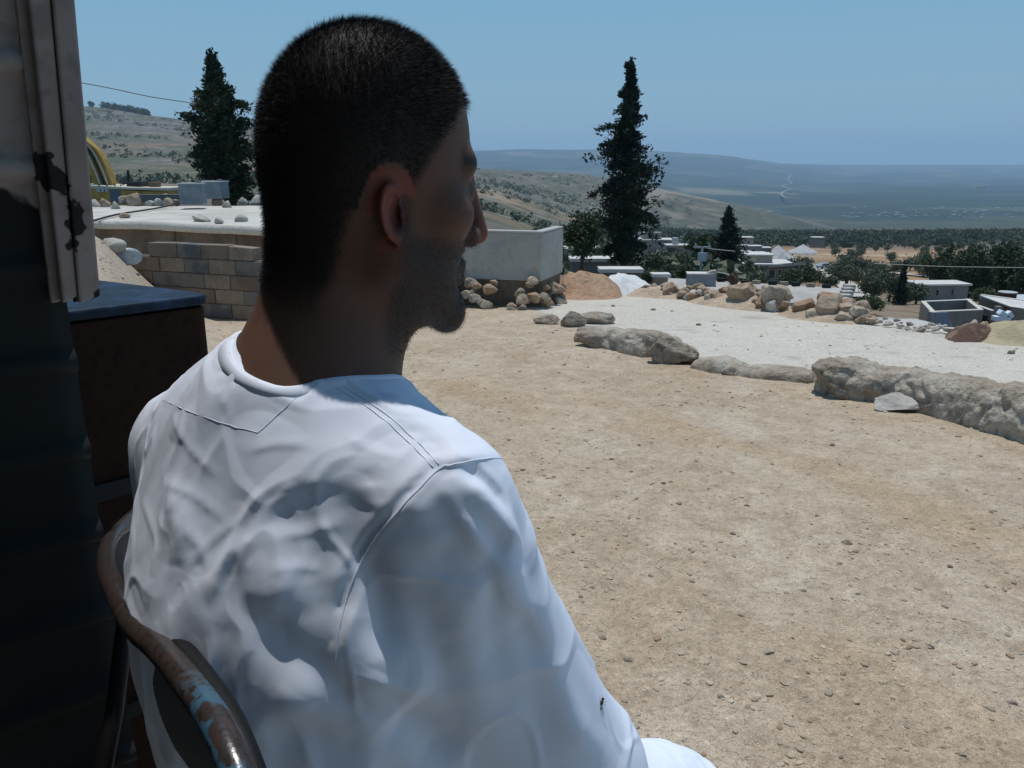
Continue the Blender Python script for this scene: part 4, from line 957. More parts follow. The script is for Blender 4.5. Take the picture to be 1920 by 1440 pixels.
# ------------------------------------------------------------------ left side: terrace, walls
m_conc = mat('terrace_concrete', (.56, .53, .47), .95, noise=[(1.2, 6, .82, .45, .62), (14, 6, .85, .5, .62)], bump=[(30, 7, .5, .01)])
m_brown = mat('brown_wall', (.17, .125, .09), .95, noise=[(2, 5, .7, .45, .6), (14, 5, 1.2, .5, .62)], bump=[(16, 6, .5, .02)])
ZT = .42
a, b, c, d = PZ(150, 412, ZT), PZ(900, 442, ZT), PZ(900, 388, ZT), PZ(-60, 384, ZT)
t0 = np.array([a[0], a[1], 0]); ter = empty('terrace', t0); tag(ter, 'raised terrace with a pale dusty top and a brown retaining wall', 'terrace')
gx, gy = 90, 40; V = []
for i in range(gy):
    for j in range(gx):
        s, t = j / (gx - 1), i / (gy - 1); p = (a * (1 - s) + b * s) * (1 - t) + (d * (1 - s) + c * s) * t
        ov = .05 * vnoise(np.array([[s * 30, 1.0]]), 1, 2, 3)[0] if i == 0 else 0
        V.append(p - t0 + [0, -ov, 0])
V = np.array(V); V[:, 2] += .03 * vnoise(V[:, :2], .8, 3, 4); ii = np.arange(gx * gy).reshape(gy, gx)
me = mesh_np('terrace_top', V, np.column_stack([ii[:-1, :-1].ravel(), ii[:-1, 1:].ravel(), ii[1:, 1:].ravel(), ii[1:, :-1].ravel()]), True)
o = link('terrace_top', me, m_conc, ter); sd_ = o.modifiers.new('s', 'SOLIDIFY'); sd_.thickness = .16; sd_.offset = -1
wdir = (b - a) / np.linalg.norm(b - a); wnn = np.array([wdir[1], -wdir[0], 0]); mb = MB(); L = np.linalg.norm(b - a)
p0 = a - wdir * .5 - wnn * .12 - t0; p1 = b - wnn * .12 - t0
mb.prism([p0 + [0, 0, -.14], p1 + [0, 0, -.14], p1 + [0, 0, -2.0], p0 + [0, 0, -2.0]], (0, 0, 0), tuple(-wnn * .3)); mb.build('retaining_wall', m_brown, ter)
for f_ in (.30, .46, .60, .74):      # buttress joints in the retaining wall
    q = p0 * (1 - f_) + p1 * f_; MB().prism([q + [0, 0, -.16], q + wdir * .05 + [0, 0, -.16], q + wdir * .05 + [0, 0, -1.9], q + [0, 0, -1.9]], (0, 0, 0), tuple(wnn * .03)).build('pilaster', m_brown, ter)
# cable over the terrace
pts = [PZ(150, 422, ZT + .03), PZ(178, 413, ZT + .03), PZ(225, 401, ZT + .04), PZ(290, 391, ZT + .04), PZ(350, 379, ZT + .05)]
tag(MB().tube(spline(pts, 5), .022, 6).build('cable', mat('black_cable', (.02, .02, .02), .6), smooth=True), 'thin dark cable lying slantwise across the pale terrace', 'cable')
# stones on the terrace
def on_terrace(x0, x1, y0, y1, label, m=m_pale, group='stones on the terrace', z=ZT):
    p = PZ((x0 + x1) / 2, y1, z); dd = p[1]; return rock(x0, x1, y0, y1, label, m, group=group, Y=dd)
for a_ in [(168, 186, 374, 388, 'grey stone beside the post on the terrace'), (187, 206, 372, 389, 'orange-tinted stone on the left rear of the terrace'), (208, 224, 378, 392, 'white stone with a dark underside on the terrace'), (222, 240, 367, 382, 'tan stone under the excavator body'),
  (236, 262, 362, 386, 'upright tan stone right of the excavator door'), (238, 254, 374, 385, 'low cream stone beside the upright tan one'), (266, 290, 376, 385, 'flat white stone in front of the pipe'), (288, 306, 372, 385, 'cream stone at the left of the small stone pile'),
  (298, 316, 363, 378, 'top stone of the small pile left of the grey tank'), (306, 324, 371, 386, 'front stone of the small pile left of the grey tank'), (322, 336, 374, 384, 'last stone of the small pile beside the grey tank'),
  (222, 242, 399, 408, 'brown flat stone lying next to the cable'), (357, 392, 403, 416, 'wedge-shaped stone near the front edge of the terrace'), (401, 419, 407, 419, 'dark block near the front edge of the terrace'), (438, 464, 402, 416, 'pale block on the terrace edge right of the dark block'),
  (395, 416, 372, 384, 'cream stone right of the grey tanks'), (416, 434, 376, 390, 'pink stone in front of the rear stones'), (446, 464, 370, 384, 'pale stone at the foot of the left cypress'), (468, 492, 366, 384, 'rounded stone almost touching the man\'s nape')]: on_terrace(*a_[:4], a_[4], m_rock if 'tan' in a_[4] or 'orange' in a_[4] or 'brown' in a_[4] else m_pale)
# grey steel tanks
m_tank = mat('grey_steel', (.17, .20, .23), .6, noise=[(5, 4, .8, .45, .6)], spec=.4)
def tank(x0, x1, yt, yb, Y, label, rz=.15):
    p = PY((x0 + x1) / 2, yb, Y); wv = (x1 - x0) / F * Y * .5; hz = (yb - yt) / F * Y; t = empty('water_tank', tuple(p), rz); tag(t, label, 'tank', 'grey steel tanks on the terrace')
    MB().box(-wv, wv, -wv * .8, wv * .8, 0, hz).build('shell', m_tank, t, bevel=.02); MB().box(-wv * 1.03, wv * 1.03, -wv * .83, wv * .83, hz, hz + .03).build('lid', mat('steel_lid', (.45, .46, .47), .5), t)
    MB().tube([(wv * .6, 0, hz + .03), (wv * .6, 0, hz + .08)], .07, 12).build('cap', m_tank, t)
tank(343, 384, 347, 383, 21.5, 'near square grey steel tank with a pale top edge'); tank(381, 424, 343, 372, 23.4, 'second, darker steel tank half hidden behind the near one', -.1)
# low concrete sill and pipe behind the stones
p = PY(296, 380, 24.5); MB().box(-.75, .85, -.12, .12, 0, .24, Matrix.Translation(Vector(p))).build('low_wall', mat('grey_concrete', (.17, .16, .15), .9, bump=[(10, 5, .4, .02)])); tag(bpy.data.objects['low_wall'], 'low dark concrete wall behind the stones on the terrace', 'wall')

# block wall
def masonry(name, p0, p1, zt, zb, bl, bh, mats, seed, jag=None, thick=.18, gap=.010, label=None, cat='wall'):
    "each block is modelled; all blocks of the wall are one pattern mesh per stone tone"
    r = np.random.RandomState(seed); p0 = np.array(p0); p1 = np.array(p1); L = np.linalg.norm((p1 - p0)[:2]); dr = (p1 - p0) / np.linalg.norm(p1 - p0); dr[2] = 0; dr /= np.linalg.norm(dr); nn = np.array([dr[1], -dr[0], 0])
    e = empty(name, (p0[0], p0[1], zb)); E0 = np.array([p0[0], p0[1], zb]); mbs = [MB() for _ in mats]; rows = int((zt - zb) / bh)
    for i in range(rows):
        x = -bl * .5 * (i % 2) + r.uniform(-.03, .03)
        z0 = zt - (i + 1) * bh; 
        while x < L:
            w = bl * r.uniform(.88, 1.1); a_, b_ = max(x, 0), min(x + w - gap, L)
            if b_ - a_ > .05 and not (jag and i == 0 and jag(a_, b_)):
                o = r.uniform(-.008, .008); q = p0 + dr * a_ + nn * (o); q2 = p0 + dr * b_ + nn * (o); top = bh - gap + (r.uniform(-.03, .02) if i == 0 else 0)
                c4 = [np.array([q[0], q[1], z0]), np.array([q2[0], q2[1], z0]), np.array([q2[0], q2[1], z0 + top]), np.array([q[0], q[1], z0 + top + (r.uniform(-.02, .02) if i == 0 else 0)])]
                mbs[r.randint(len(mats))].prism([c - E0 for c in c4], (0, 0, 0), tuple(-nn * thick))
            x += w
    for k, m_ in enumerate(mats):
        if mbs[k].v: mbs[k].build('blocks', m_, e, bevel=.008)
    q = [p0 - nn * .02, p1 - nn * .02]; MB().prism([np.array([q[0][0], q[0][1], zb - .3]) - E0, np.array([q[1][0], q[1][1], zb - .3]) - E0, np.array([q[1][0], q[1][1], zt - bh]) - E0, np.array([q[0][0], q[0][1], zt - bh]) - E0], (0, 0, 0), tuple(-nn * (thick - .04))).build('mortar', m_brown, e)
    return tag(e, label, cat)
mB = [mat('block_a', (.24, .195, .15), .95, noise=[(3, 5, .8, .45, .6), (20, 5, 1.2, .5, .6)], bump=[(30, 6, .5, .01)]), mat('block_b', (.20, .155, .12), .95, noise=[(3, 5, .75, .45, .6)], bump=[(30, 6, .5, .01)]), mat('block_c', (.17, .16, .145), .95, noise=[(3, 5, (.10, .105, .11), .5, .6)], bump=[(30, 6, .5, .01)])]
w0, w1 = PY(228, 470, 11.6), PY(560, 470, 10.6); zt = float(PY(300, 452, 11.5)[2])
masonry('block_wall', w0, w1, zt, -.62, .46, .205, mB, 4, label='broken wall of weathered blocks at the foot of the terrace', jag=lambda a, b: a < .05 or 2.0 < a < 2.3)
# plastic-like white stones and scree on the bank, dry bush
for a_ in [(186, 234, 447, 470, 'long pale rock on the sand bank against the end of the block wall'), (206, 260, 466, 492, 'bluish-white rock lying on the sand bank by the post'), (196, 222, 452, 466, 'grey rock behind the long pale one on the bank')]:
    rock(*a_[:4], a_[4], m_pale if 'bluish' not in a_[4] else mat('bluish_stone', (.44, .47, .50), .8, noise=[(8, 5, .7, .5, .6)], bump=[(20, 6, .7, .03)]), group='rocks on the sand bank', deep=.6)
for k in range(14):
    x = rng.uniform(188, 395); y = 470 + (x - 188) * .38 + rng.uniform(-4, 40); s = rng.uniform(2, 5); rock(x - s, x + s, y - s, y, 'small pale stone on the sand bank', m_pale, seed=100 + k % 9, group='small stones on the sand bank', sub=2, cuts=8)
for a_ in [(408, 436, 558, 582, 'squared rubble stone right of the cabinet, nearest the wall'), (430, 456, 566, 588, 'rough rubble stone at the foot of the block wall'), (466, 498, 556, 588, 'rounded rubble stone beside the man\'s neck'), (398, 420, 572, 590, 'low rubble stone just right of the cabinet corner')]: rock(*a_[:4], a_[4], m_rock, group='rubble at the foot of the block wall', deep=.7)
# pale low building with a rubble plinth
m_ren = mat('pale_render', (.40, .385, .34), .9, noise=[(.9, 5, .85, .42, .62), (8, 5, .9, .5, .6), (1.6, 3, (.42, .30, .20), .66, .70)], bump=[(40, 5, .3, .005)])
bb = empty('garden_wall', tuple(PY(1055, 560, 12.4))); B0 = np.array(PY(1055, 560, 12.4)); tag(bb, 'pale rendered garden wall with a corner behind the man\'s face, on a rubble plinth', 'wall')
c0 = PY(1054, 560, 13.6); c1 = PY(1014, 560, 12.5); c2 = PY(640, 560, 13.4); zt_, zb_ = float(PY(1014, 438, 12.5)[2]), float(PY(1014, 528, 12.5)[2])

def pwall(a_, b_, z0, z1, th, name, m_, par):
    d_ = (b_ - a_) / np.linalg.norm(b_ - a_); n_ = np.array([-d_[1], d_[0], 0]) * th; n_ = n_ if n_[1] > 0 else -n_; q_ = [np.array([v_[0], v_[1], z0]) - B0 for v_ in (a_, b_, b_ + n_, a_ + n_)]
    return MB().prism(q_, (0, 0, 0), (0, 0, z1 - z0)).build(name, m_, par, bevel=.01)
w1_ = pwall(c2, c1, zb_, zt_, .14, 'wall', m_ren, bb); w2_ = pwall(c1 + (c0 - c1) * .01, c0, zb_, zt_ - .004, .14, 'wall', m_ren, bb)
mc_ = mat('coping', (.42, .40, .37), .9); pwall(c2, c1, zt_, zt_ + .035, .16, 'coping', mc_, w1_); pwall(c1 + (c0 - c1) * .02, c0, zt_, zt_ + .032, .16, 'coping', mc_, w2_)
pwall(c2 + [0, .04, 0], c1 + [0, .04, 0], zb_ - .9, zb_ - .003, .3, 'plinth', m_brown, bb); pwall(c1 + [0, .05, 0], c0 + [-.04, .0, 0], zb_ - .9, zb_ - .006, .3, 'plinth', m_brown, bb)
for k in range(80):
    t = rng.rand(); t2 = rng.rand(); q = c2 * (1 - t) + c1 * t if rng.rand() < .85 else c1 * (1 - t2) + c0 * t2; px_ = float(project(np.array([[q[0], q[1], 0]]))[0, 0]); y = rng.uniform(532, 590); s = rng.uniform(6, 14)
    rock(px_ - s, px_ + s, y - s * 1.3, y, 'brown rubble stone in the plinth of the pale wall', [m_dust, m_rust, m_rock][k % 3], seed=100 + k % 9, group='rubble stones under the pale wall', Y=float(q[1]) - .15 - (y - 530) / 60 * .35, sub=2, cuts=8)

m_berm = mat('ridge_stone', (.36, .30, .23), .95, noise=[(3, 5, (.46, .41, .34), .45, .6), (9, 6, .72, .5, .62), (35, 6, .8, .5, .62)], bump=[(14, 9, 1.0, .05), (60, 6, .7, .012)], spec=.1)
def off(px, py, dy): q = hit(px, py); return np.array([q[0], q[1] + dy])
def ridge(pts, ws, hs, label, seed, n=14, rows=46, name='stone_ridge'):
    L = spline(pts, n); m_ = len(L); ti = np.linspace(0, 1, len(pts)); tt_ = np.linspace(0, 1, m_); W = np.interp(tt_, ti, ws); H = np.interp(tt_, ti, hs); V = []
    for i in range(m_):
        t = L[min(i + 1, m_ - 1)] - L[max(i - 1, 0)]; t = t / np.linalg.norm(t); nn = np.array([-t[1], t[0]]); e = min(1, i / (m_ * .06) + .02, (m_ - 1 - i) / (m_ * .06) + .02) ** .5
        for j in range(rows):
            a = math.pi * j / (rows - 1); cx, sx_ = math.cos(a), math.sin(a); sx_ = abs(sx_) ** .6; cx = math.copysign(abs(cx) ** .55, cx)
            q = L[i] + nn * cx * W[i] * e; V.append([q[0], q[1], gz(L[i][0], L[i][1]) - .06 + (H[i] + .06) * sx_ * e])
    V = np.array(V); N_ = np.zeros_like(V); G = V.reshape(m_, rows, 3); du = np.gradient(G, axis=0); dv = np.gradient(G, axis=1); nn_ = np.cross(dv, du).reshape(-1, 3); nn_ /= np.linalg.norm(nn_, axis=1)[:, None] + 1e-9
    if nn_.reshape(m_, rows, 3)[m_ // 2, rows // 2, 2] < 0: nn_ = -nn_
    Hs = np.repeat(H, rows); k_ = np.clip(Hs / .3, .25, 1)
    crack = np.clip(1 - np.abs(vnoise(V * [1, 1, 1.8] + .06 * vnoise(V, 6, 2, 3)[:, None], 2.6, 2, seed + 2)) * 6, 0, 1)
    V += nn_ * ((.075 * vnoise(V, 2.6, 3, seed) + .032 * vnoise(V, 8, 4, seed + 1) + .014 * vnoise(V, 24, 3, seed + 4) - .035 * crack) * k_)[:, None]
    i = np.arange(m_ * rows).reshape(m_, rows); Fc = np.column_stack([i[:-1, :-1].ravel(), i[:-1, 1:].ravel(), i[1:, 1:].ravel(), i[1:, :-1].ravel()])
    return tag(link(name, mesh_np(name, V, Fc, True), m_berm), label, 'stone edging')
ridge([off(1084, 640, .10), off(1130, 648, .12), off(1190, 660, .12), off(1250, 672, .12)], [.15, .20, .20, .20], [.17, .20, .22, .22], 'short pitted stone ridge at the near-left corner of the platform', 21)
ridge([off(1296, 686, .0), off(1350, 692, .02), off(1400, 699, .0), off(1470, 707, .0), off(1545, 718, .1)], [.16, .20, .15, .17, .15], [.07, .12, .05, .09, .08], 'barely raised earthy ridge between the short and the long stone ridges', 22)
ridge([off(1545, 738, .16), off(1600, 746, .2), off(1660, 754, .2), off(1720, 764, .2), off(1790, 780, .2), off(1860, 800, .22), off(1940, 822, .22), off(2060, 860, .2), off(2300, 930, .2), off(2600, 1000, .2)], [.20, .27, .26, .24, .25, .27, .28, .25, .25, .2], [.27, .27, .25, .26, .26, .29, .30, .27, .25, .2], 'long low ridge of cracked, dust-covered stone along the platform, running out at the right border', 23, n=40, rows=60)
# ------------------------------------------------------------------ vegetation
m_leaf = {}
def leafmat(name, c, c2, sc=1.2):
    return mat(name, c, .75, noise=[(sc, 4, c2, .45, .6)], spec=.25)
m_cyp = leafmat('cypress_needles', (.020, .034, .020), (.045, .060, .030)); m_cyp2 = leafmat('cypress_dark', (.014, .024, .017), (.030, .042, .024))
m_oliv = leafmat('olive_leaves', (.070, .088, .050), (.12, .135, .085), .8); m_pine = leafmat('pine_needles', (.030, .052, .022), (.055, .078, .032)); m_bush = leafmat('shrub_leaves', (.050, .075, .035), (.09, .11, .05))
m_trunk = mat('bark', (.10, .075, .055), .9, noise=[(6, 5, .6, .45, .6)], bump=[(30, 5, .6, .02)])
def leaf_tris(C, s, up=.3, n=1, elong=2.2, dirs=None):
    "n small triangles round each centre"
    C = np.repeat(C, n, 0); s = np.repeat(np.broadcast_to(s, (len(C) // n,)), n); m = len(C)
    C = C + rng.normal(0, 1, (m, 3)) * s[:, None] * .55
    a = rng.normal(0, 1, (m, 3)); a[:, 2] = a[:, 2] * .7 + up
    if dirs is not None: a = a * .55 + np.repeat(dirs, n, 0)
    a /= np.linalg.norm(a, axis=1)[:, None]; b = np.cross(a, rng.normal(0, 1, (m, 3))); b /= np.linalg.norm(b, axis=1)[:, None]
    return np.stack([C - a * s[:, None] * .5 * elong * .5 - b * s[:, None] * .5, C - a * s[:, None] * .3 + b * s[:, None] * .5, C + a * s[:, None] * .5 * elong], 1).reshape(-1, 3)
def tri_mesh(name, V): return mesh_np(name, V, np.arange(len(V)).reshape(-1, 3))
def cypress(base, H, R, lean, label, prof, branches=260, extra=(), leaf=.10, m=m_cyp, group=None, trunk_r=.14, z0=.08, name='cypress_tree', per=34, droop=.3):
    "prof: list of (height fraction, radius fraction)"
    t = empty(name, tuple(base)); tag(t, label, 'tree', group); pf = np.array(prof); C = []; D = []; limbs = MB()
    ax = lambda h: np.array([lean[0] * h ** 1.3, lean[1] * h, h * H])
    def branch(h, az, L, rise, n, w=1.0):
        o = ax(h); dr = np.array([math.cos(az), math.sin(az), 0]); tt = rng.rand(n) ** .75
        p = o + dr * (L * tt)[:, None] + np.array([0, 0, 1.]) * (L * rise * tt ** 1.1 - L * droop * tt ** 3)[:, None]
        sp = (.04 + .115 * L * (1 - .6 * tt)) * w; p += rng.normal(0, 1, (n, 3)) * sp[:, None] * [1, 1, .75]; C.append(p)
        D.append(np.tile(dr * .8 + [0, 0, .35], (n, 1)))
    for k in range(branches):
        h = z0 + (1 - z0) * (k + rng.rand()) / branches; r = R * np.interp(h, pf[:, 0], pf[:, 1]) * rng.uniform(.5, 1.1) * (1 + .45 * math.sin(k * .37 + 2.1 * math.sin(k * .11)))
        branch(h * .97, rng.rand() * 6.28, r, rng.uniform(.25, .85), int(per * (.35 + .65 * min(1, r / R * 1.4))))
    for (h, az, L, rise, w) in extra: branch(h, az, L, rise, int(per * 2.2), w)
    C = np.vstack(C); D = np.vstack(D); keep = C[:, 2] > .02 * H; C = C[keep]; D = D[keep]
    hh = np.linspace(z0 * .6, 1, 60); core = np.array([ax(h) for h in np.repeat(hh, 12)]); rc = np.interp(np.repeat(hh, 12), pf[:, 0], pf[:, 1]) * R * .33; core += rng.normal(0, 1, core.shape) * rc[:, None]
    C = np.vstack([C, core]); D = np.vstack([D, np.tile([0, 0, 1.], (len(core), 1))])
    link('crown', tri_mesh('crown', leaf_tris(C, leaf * rng.uniform(.6, 1.35, len(C)), .2, 2, 2.0, D)), m, t)
    hs = np.linspace(0, .93, 12); MB().tube([ax(h) for h in hs], [trunk_r * (1 - h) + .015 for h in hs], 9).build('trunk', m_trunk, t, True)
    return t
def base_at(px, py, Y): return PY(px, py, Y)
# left cypress: broad, leaning top, two loose limbs on the left
b = base_at(434, 366, 27); b[2] -= .55
cypress(b, 4.92, .90, (-.25, 0), 'bushy dark cypress behind the grey tanks, left of the man\'s head', [(0, .15), (.08, .5), (.16, .85), (.25, 1.02), (.36, 1), (.5, .92), (.6, .78), (.68, .62), (.76, .40), (.84, .28), (.93, .15), (1, .03)], 300,
    extra=[(.50, math.pi, 1.30, .72, .55), (.52, math.pi + .25, 1.15, .66, .6), (.72, math.pi - .1, .70, .45, .5), (.66, .1, .85, .40, .6), (.55, .0, 1.0, .35, .6), (.36, math.pi, 1.15, .30, .6)], leaf=.085, per=60)
# tall ragged cypress right of the face
b = base_at(1168, 520, 40)
cypress(b, 10.15, 1.42, (.02, 0), 'tall ragged cypress with a hooked tip, standing alone right of the man\'s face', [(0, .25), (.05, .40), (.12, .62), (.2, .92), (.32, 1), (.42, .92), (.5, .95), (.58, .68), (.66, .60), (.73, .46), (.80, .34), (.88, .22), (.95, .13), (1, .03)], 300,
    extra=[(.68, math.pi, 1.45, .50, .42), (.62, math.pi - .2, 1.35, .38, .5), (.60, math.pi + .3, 1.2, .30, .5), (.40, math.pi, 1.75, .35, .55), (.5, .0, 1.5, .45, .5), (.27, .1, 1.6, .28, .5), (.25, math.pi, 1.6, .30, .5), (.30, -.3, 1.6, .22, .5), (.97, math.pi, .22, .6, .5), (.85, math.pi, .48, .3, .4), (.80, .1, .40, .2, .4), (.13, math.pi + .2, 1.0, .3, .5), (.16, .2, 1.1, .25, .5)], leaf=.105, per=52, m=m_cyp2, droop=.45)
b = base_at(1357, 540, 58)
cypress(b, 5.7, 1.22, (0, 0), 'short cone-shaped cypress just right of the power pole', [(0, .85), (.1, 1), (.25, 1), (.4, .9), (.55, .74), (.7, .54), (.85, .3), (.94, .15), (1, .03)], 170, leaf=.13, per=40, m=m_cyp2)
b = base_at(1686, 578, 62)
cypress(b, 3.5, .95, (0, 0), 'small dark cypress among the olives, left of the white-roofed house', [(0, .7), (.12, 1), (.3, .8), (.45, .55), (.6, .35), (.8, .16), (1, .04)], 90, leaf=.11, per=22, m=m_cyp2)
def broad(base, w, h, label, m, group=None, clumps=26, per=60, leaf=.12, trunk=True, name='tree', flat=.75, mesh=None, seed=None, cat='tree'):
    "rounded crown of leaf clumps over a short forking trunk"
    t = empty(name, tuple(base)); tag(t, label, cat, group)
    if mesh: link('crown', mesh[0], None, t); 
    else:
        cl = rng.normal(0, 1, (clumps, 3)); cl /= np.linalg.norm(cl, axis=1)[:, None]; cl *= rng.uniform(.35, .85, clumps)[:, None]
        cs = rng.uniform(.16, .34, clumps); C = np.vstack([cl[i] + rng.normal(0, 1, (per, 3)) * cs[i] * .62 for i in range(clumps)])
        C = C * [w / 2, w / 2, h * .40] + [0, 0, h * .60]; C = C[C[:, 2] > h * .06]
        link('crown', tri_mesh('crown', leaf_tris(C, leaf * rng.uniform(.6, 1.3, len(C)), .3, 2, 1.6)), m, t)
    if trunk:
        mb = MB(); mb.tube([(0, 0, -.3), (.03, 0, h * .22), (-.02 * w, 0, h * .45)], [.055 * w, .04 * w, .03 * w], 7)
        for k in range(4):
            a = k * 1.6 + rng.rand(); mb.tube([(0, 0, h * .25), (math.cos(a) * w * .14, math.sin(a) * w * .14, h * .42), (math.cos(a) * w * .27, math.sin(a) * w * .27, h * .62)], [.028 * w, .02 * w, .010 * w], 5)
        mb.build('trunk', m_trunk, t, True)
    return t
def tree_at(x0, x1, yt, yb, Y, label, m, **k):
    b = base_at((x0 + x1) / 2, yb, Y); d = Y * cP - (b[2] - CAMZ) * sP; return broad(b, (x1 - x0) / F * d, (yb - yt) / F * d * 1.02, label, m, **k)
# individual trees and shrubs among the houses
tree_at(1052, 1128, 402, 505, 34, 'dark bushy tree between the pale garden wall and the tall ragged cypress', m_pine, clumps=44, per=70, leaf=.10)
tree_at(1278, 1345, 436, 520, 66, 'round dark tree behind the power pole', m_pine, clumps=30, leaf=.16)
tree_at(1200, 1262, 476, 530, 50, 'grey-green olive tree right of the foot of the tall cypress', m_oliv, clumps=30, leaf=.11)
tree_at(1235, 1292, 470, 522, 62, 'olive tree left of the power pole', m_oliv, clumps=30, leaf=.13)
tree_at(1262, 1306, 498, 526, 46, 'low bright-green shrub just left of the power pole', m_bush, leaf=.09, name='shrub', cat='shrub')
tree_at(1190, 1240, 500, 538, 44, 'grey-green shrub behind the rubble heap', m_oliv, leaf=.08, name='shrub', cat='shrub')
tree_at(1483, 1545, 498, 540, 72, 'dense green tree right of the house with the verandah', m_bush, clumps=34, leaf=.14)
tree_at(1455, 1505, 505, 540, 70, 'low green shrubs in front of the verandah house', m_bush, leaf=.12, name='shrub', cat='shrub')
tree_at(1550, 1622, 497, 536, 92, 'wide olive tree beside the pale track', m_oliv, clumps=40, leaf=.17)
tree_at(1540, 1572, 520, 538, 80, 'small round shrub at the bend of the track', m_bush, leaf=.12, name='shrub', cat='shrub')
tree_at(1606, 1662, 518, 566, 66, 'olive tree with a forked trunk left of the small cypress', m_oliv, clumps=36, leaf=.12)
tree_at(1644, 1690, 508, 562, 70, 'tall grey-green olive directly behind the small cypress', m_oliv, clumps=34, leaf=.13)
tree_at(1690, 1742, 525, 574, 64, 'olive tree between the small cypress and the white-roofed house', m_oliv, clumps=34, leaf=.12)
tree_at(1592, 1658, 556, 584, 46, 'low green hedge-like shrub right of the flat roof', m_bush, clumps=34, leaf=.09, name='shrub', cat='shrub')
tree_at(1722, 1790, 455, 576, 88, 'umbrella-shaped pine with a bare leaning trunk, left of the pine group', m_pine, clumps=44, per=80, leaf=.17, name='pine_tree')
tree_at(1768, 1850, 462, 590, 80, 'broad pine over the end of the white-roofed house', m_pine, clumps=64, per=110, leaf=.2, name='pine_tree')
tree_at(1832, 1912, 458, 592, 84, 'tallest pine of the group above the rusty barrel', m_pine, clumps=64, per=110, leaf=.2, name='pine_tree')
tree_at(1886, 1985, 462, 596, 78, 'pine at the right border of the photo', m_pine, clumps=64, per=110, leaf=.2, name='pine_tree')
tree_at(1820, 1862, 540, 572, 58, 'small green shrub behind the roofless block room', m_bush, leaf=.10, name='shrub', cat='shrub')
# hill-top trees on the skyline
for k, (x, y, s_) in enumerate([(171, 199, 5), (208, 206, 6), (223, 209, 6)]):
    tree_at(x - s_, x + s_, y - 7, y + 2, 1480, ['lone tree at the left end of the hill skyline', 'second lone tree on the hill skyline', 'third lone tree on the hill skyline'][k], m_oliv, leaf=1.6, per=30)
def grove(name, pts, wh, m, leaf, label, per=90, kind='stuff', cat=None):
    Cs = []
    for (x, y), (w_, h_) in zip(pts, wh):
        z = gz(x, y); q = rng.normal(0, 1, (per, 3)); q /= np.linalg.norm(q, axis=1)[:, None]; q *= rng.uniform(.5, 1, (per, 1)); Cs.append(q * [w_ / 2, w_ / 2, h_ * .5] + [x, y, z + h_ * .5])
    return tag(link(name, tri_mesh(name, leaf_tris(np.vstack(Cs), leaf, .3, 1, 1.5)), m), label, cat or name, kind=kind)
pts = []; wh = []
for k in range(160):
    u = (rng.uniform(228, 305) - 960) / F * .99; Y = 1500 + rng.uniform(-30, 30); pts.append((u * Y, Y)); wh.append((9, 7 + 4 * rng.rand()))
grove('skyline_wood', pts, wh, m_pine, 3.0, 'dark strip of trees on the crest of the left hill', 40)
# orchard of individual olive trees on the dry meadow, sharing four crowns
protos = [tri_mesh('crown', leaf_tris(np.vstack([np.array([rng.uniform(-.6, .6), rng.uniform(-.6, .6), rng.uniform(.1, 1.0)]) + rng.normal(0, .26, (34, 3)) for _ in range(12)]) * [2.1, 2.1, 1.7] + [0, 0, 1.5], .42, .3, 2, 1.5)) for _ in range(4)]
for p_ in protos: p_.materials.append(m_oliv)
tm = MB().tube([(0, 0, -.4), (.1, 0, .9), (.0, .1, 2.2)], [.24, .18, .10], 6).build('trunk', m_trunk, smooth=True); trunk_me = tm.data; bpy.data.objects.remove(tm)
k = 0
while k < 150:
    px = rng.uniform(1440, 1930); py = rng.uniform(448, 530)
    Y = rng.uniform(110, 560); x = (px - 960) / F * .985 * Y; z = gz(x, Y); pr = project(np.array([[x, Y, z]]))[0]
    if not (446 < pr[1] < 528) : continue
    dens = np.interp(pr[1], [446, 468, 480, 500, 520], [1, .75, .22, .16, .6])
    if 1445 < pr[0] < 1560 and 450 < pr[1] < 515: dens *= .25
    if rng.rand() > dens: continue
    s_ = rng.uniform(.6, 1.0); t = empty('olive_tree', (x, Y, z), rng.rand() * 6); t.scale = (s_, s_, s_ * rng.uniform(.85, 1.1)); tag(t, 'small grey-green olive tree on the dry orchard slope beyond the houses', 'tree', 'olive trees of the orchard')
    link('crown', protos[k % 4], None, t); link('trunk', trunk_me, None, t); k += 1
# the wooded ridge: reads as one mass
pts = []; wh = []
for k in range(2600):
    Y = rng.uniform(430, 900); u = rng.uniform(.10, .80); x = u * Y; 
    if Y < 520 and vnoise(np.array([[x, Y]]), 1 / 60., 2, 5)[0] < -.1: continue
    pts.append((x, Y)); wh.append((rng.uniform(4, 7.5), rng.uniform(3.2, 5)))
grove('woodland', pts, wh, leafmat('woodland_leaves', (.042, .062, .036), (.075, .092, .05), .03), 1.25, 'dark band of woodland along the ridge in front of the hazy valley', 60)
pts = []; wh = []
for k in range(520):
    Y = rng.uniform(45, 420); u = rng.uniform(.03, .30); x = u * Y; pts.append((x, Y)); wh.append((rng.uniform(1.5, 3.5), rng.uniform(1.2, 2.6)))
grove('scrub', pts, wh, m_oliv, .55, 'grey-green scrub between the houses below the yard', 40)
# bushes scattered over the left hill
pts = []; wh = []
for k in range(4200):
    Y = rng.uniform(250, 1450); u = rng.uniform(-.62, .22); x = u * Y
    if vnoise(np.array([[x, Y]]), 1 / 90., 3, 6)[0] < -.02: continue
    pts.append((x, Y)); wh.append((rng.uniform(2, 5) * (.5 + Y / 1400), rng.uniform(1.2, 3)))
grove('hillside_scrub', pts, wh, m_oliv, 1.6, 'scattered scrub on the stony hill', 14)
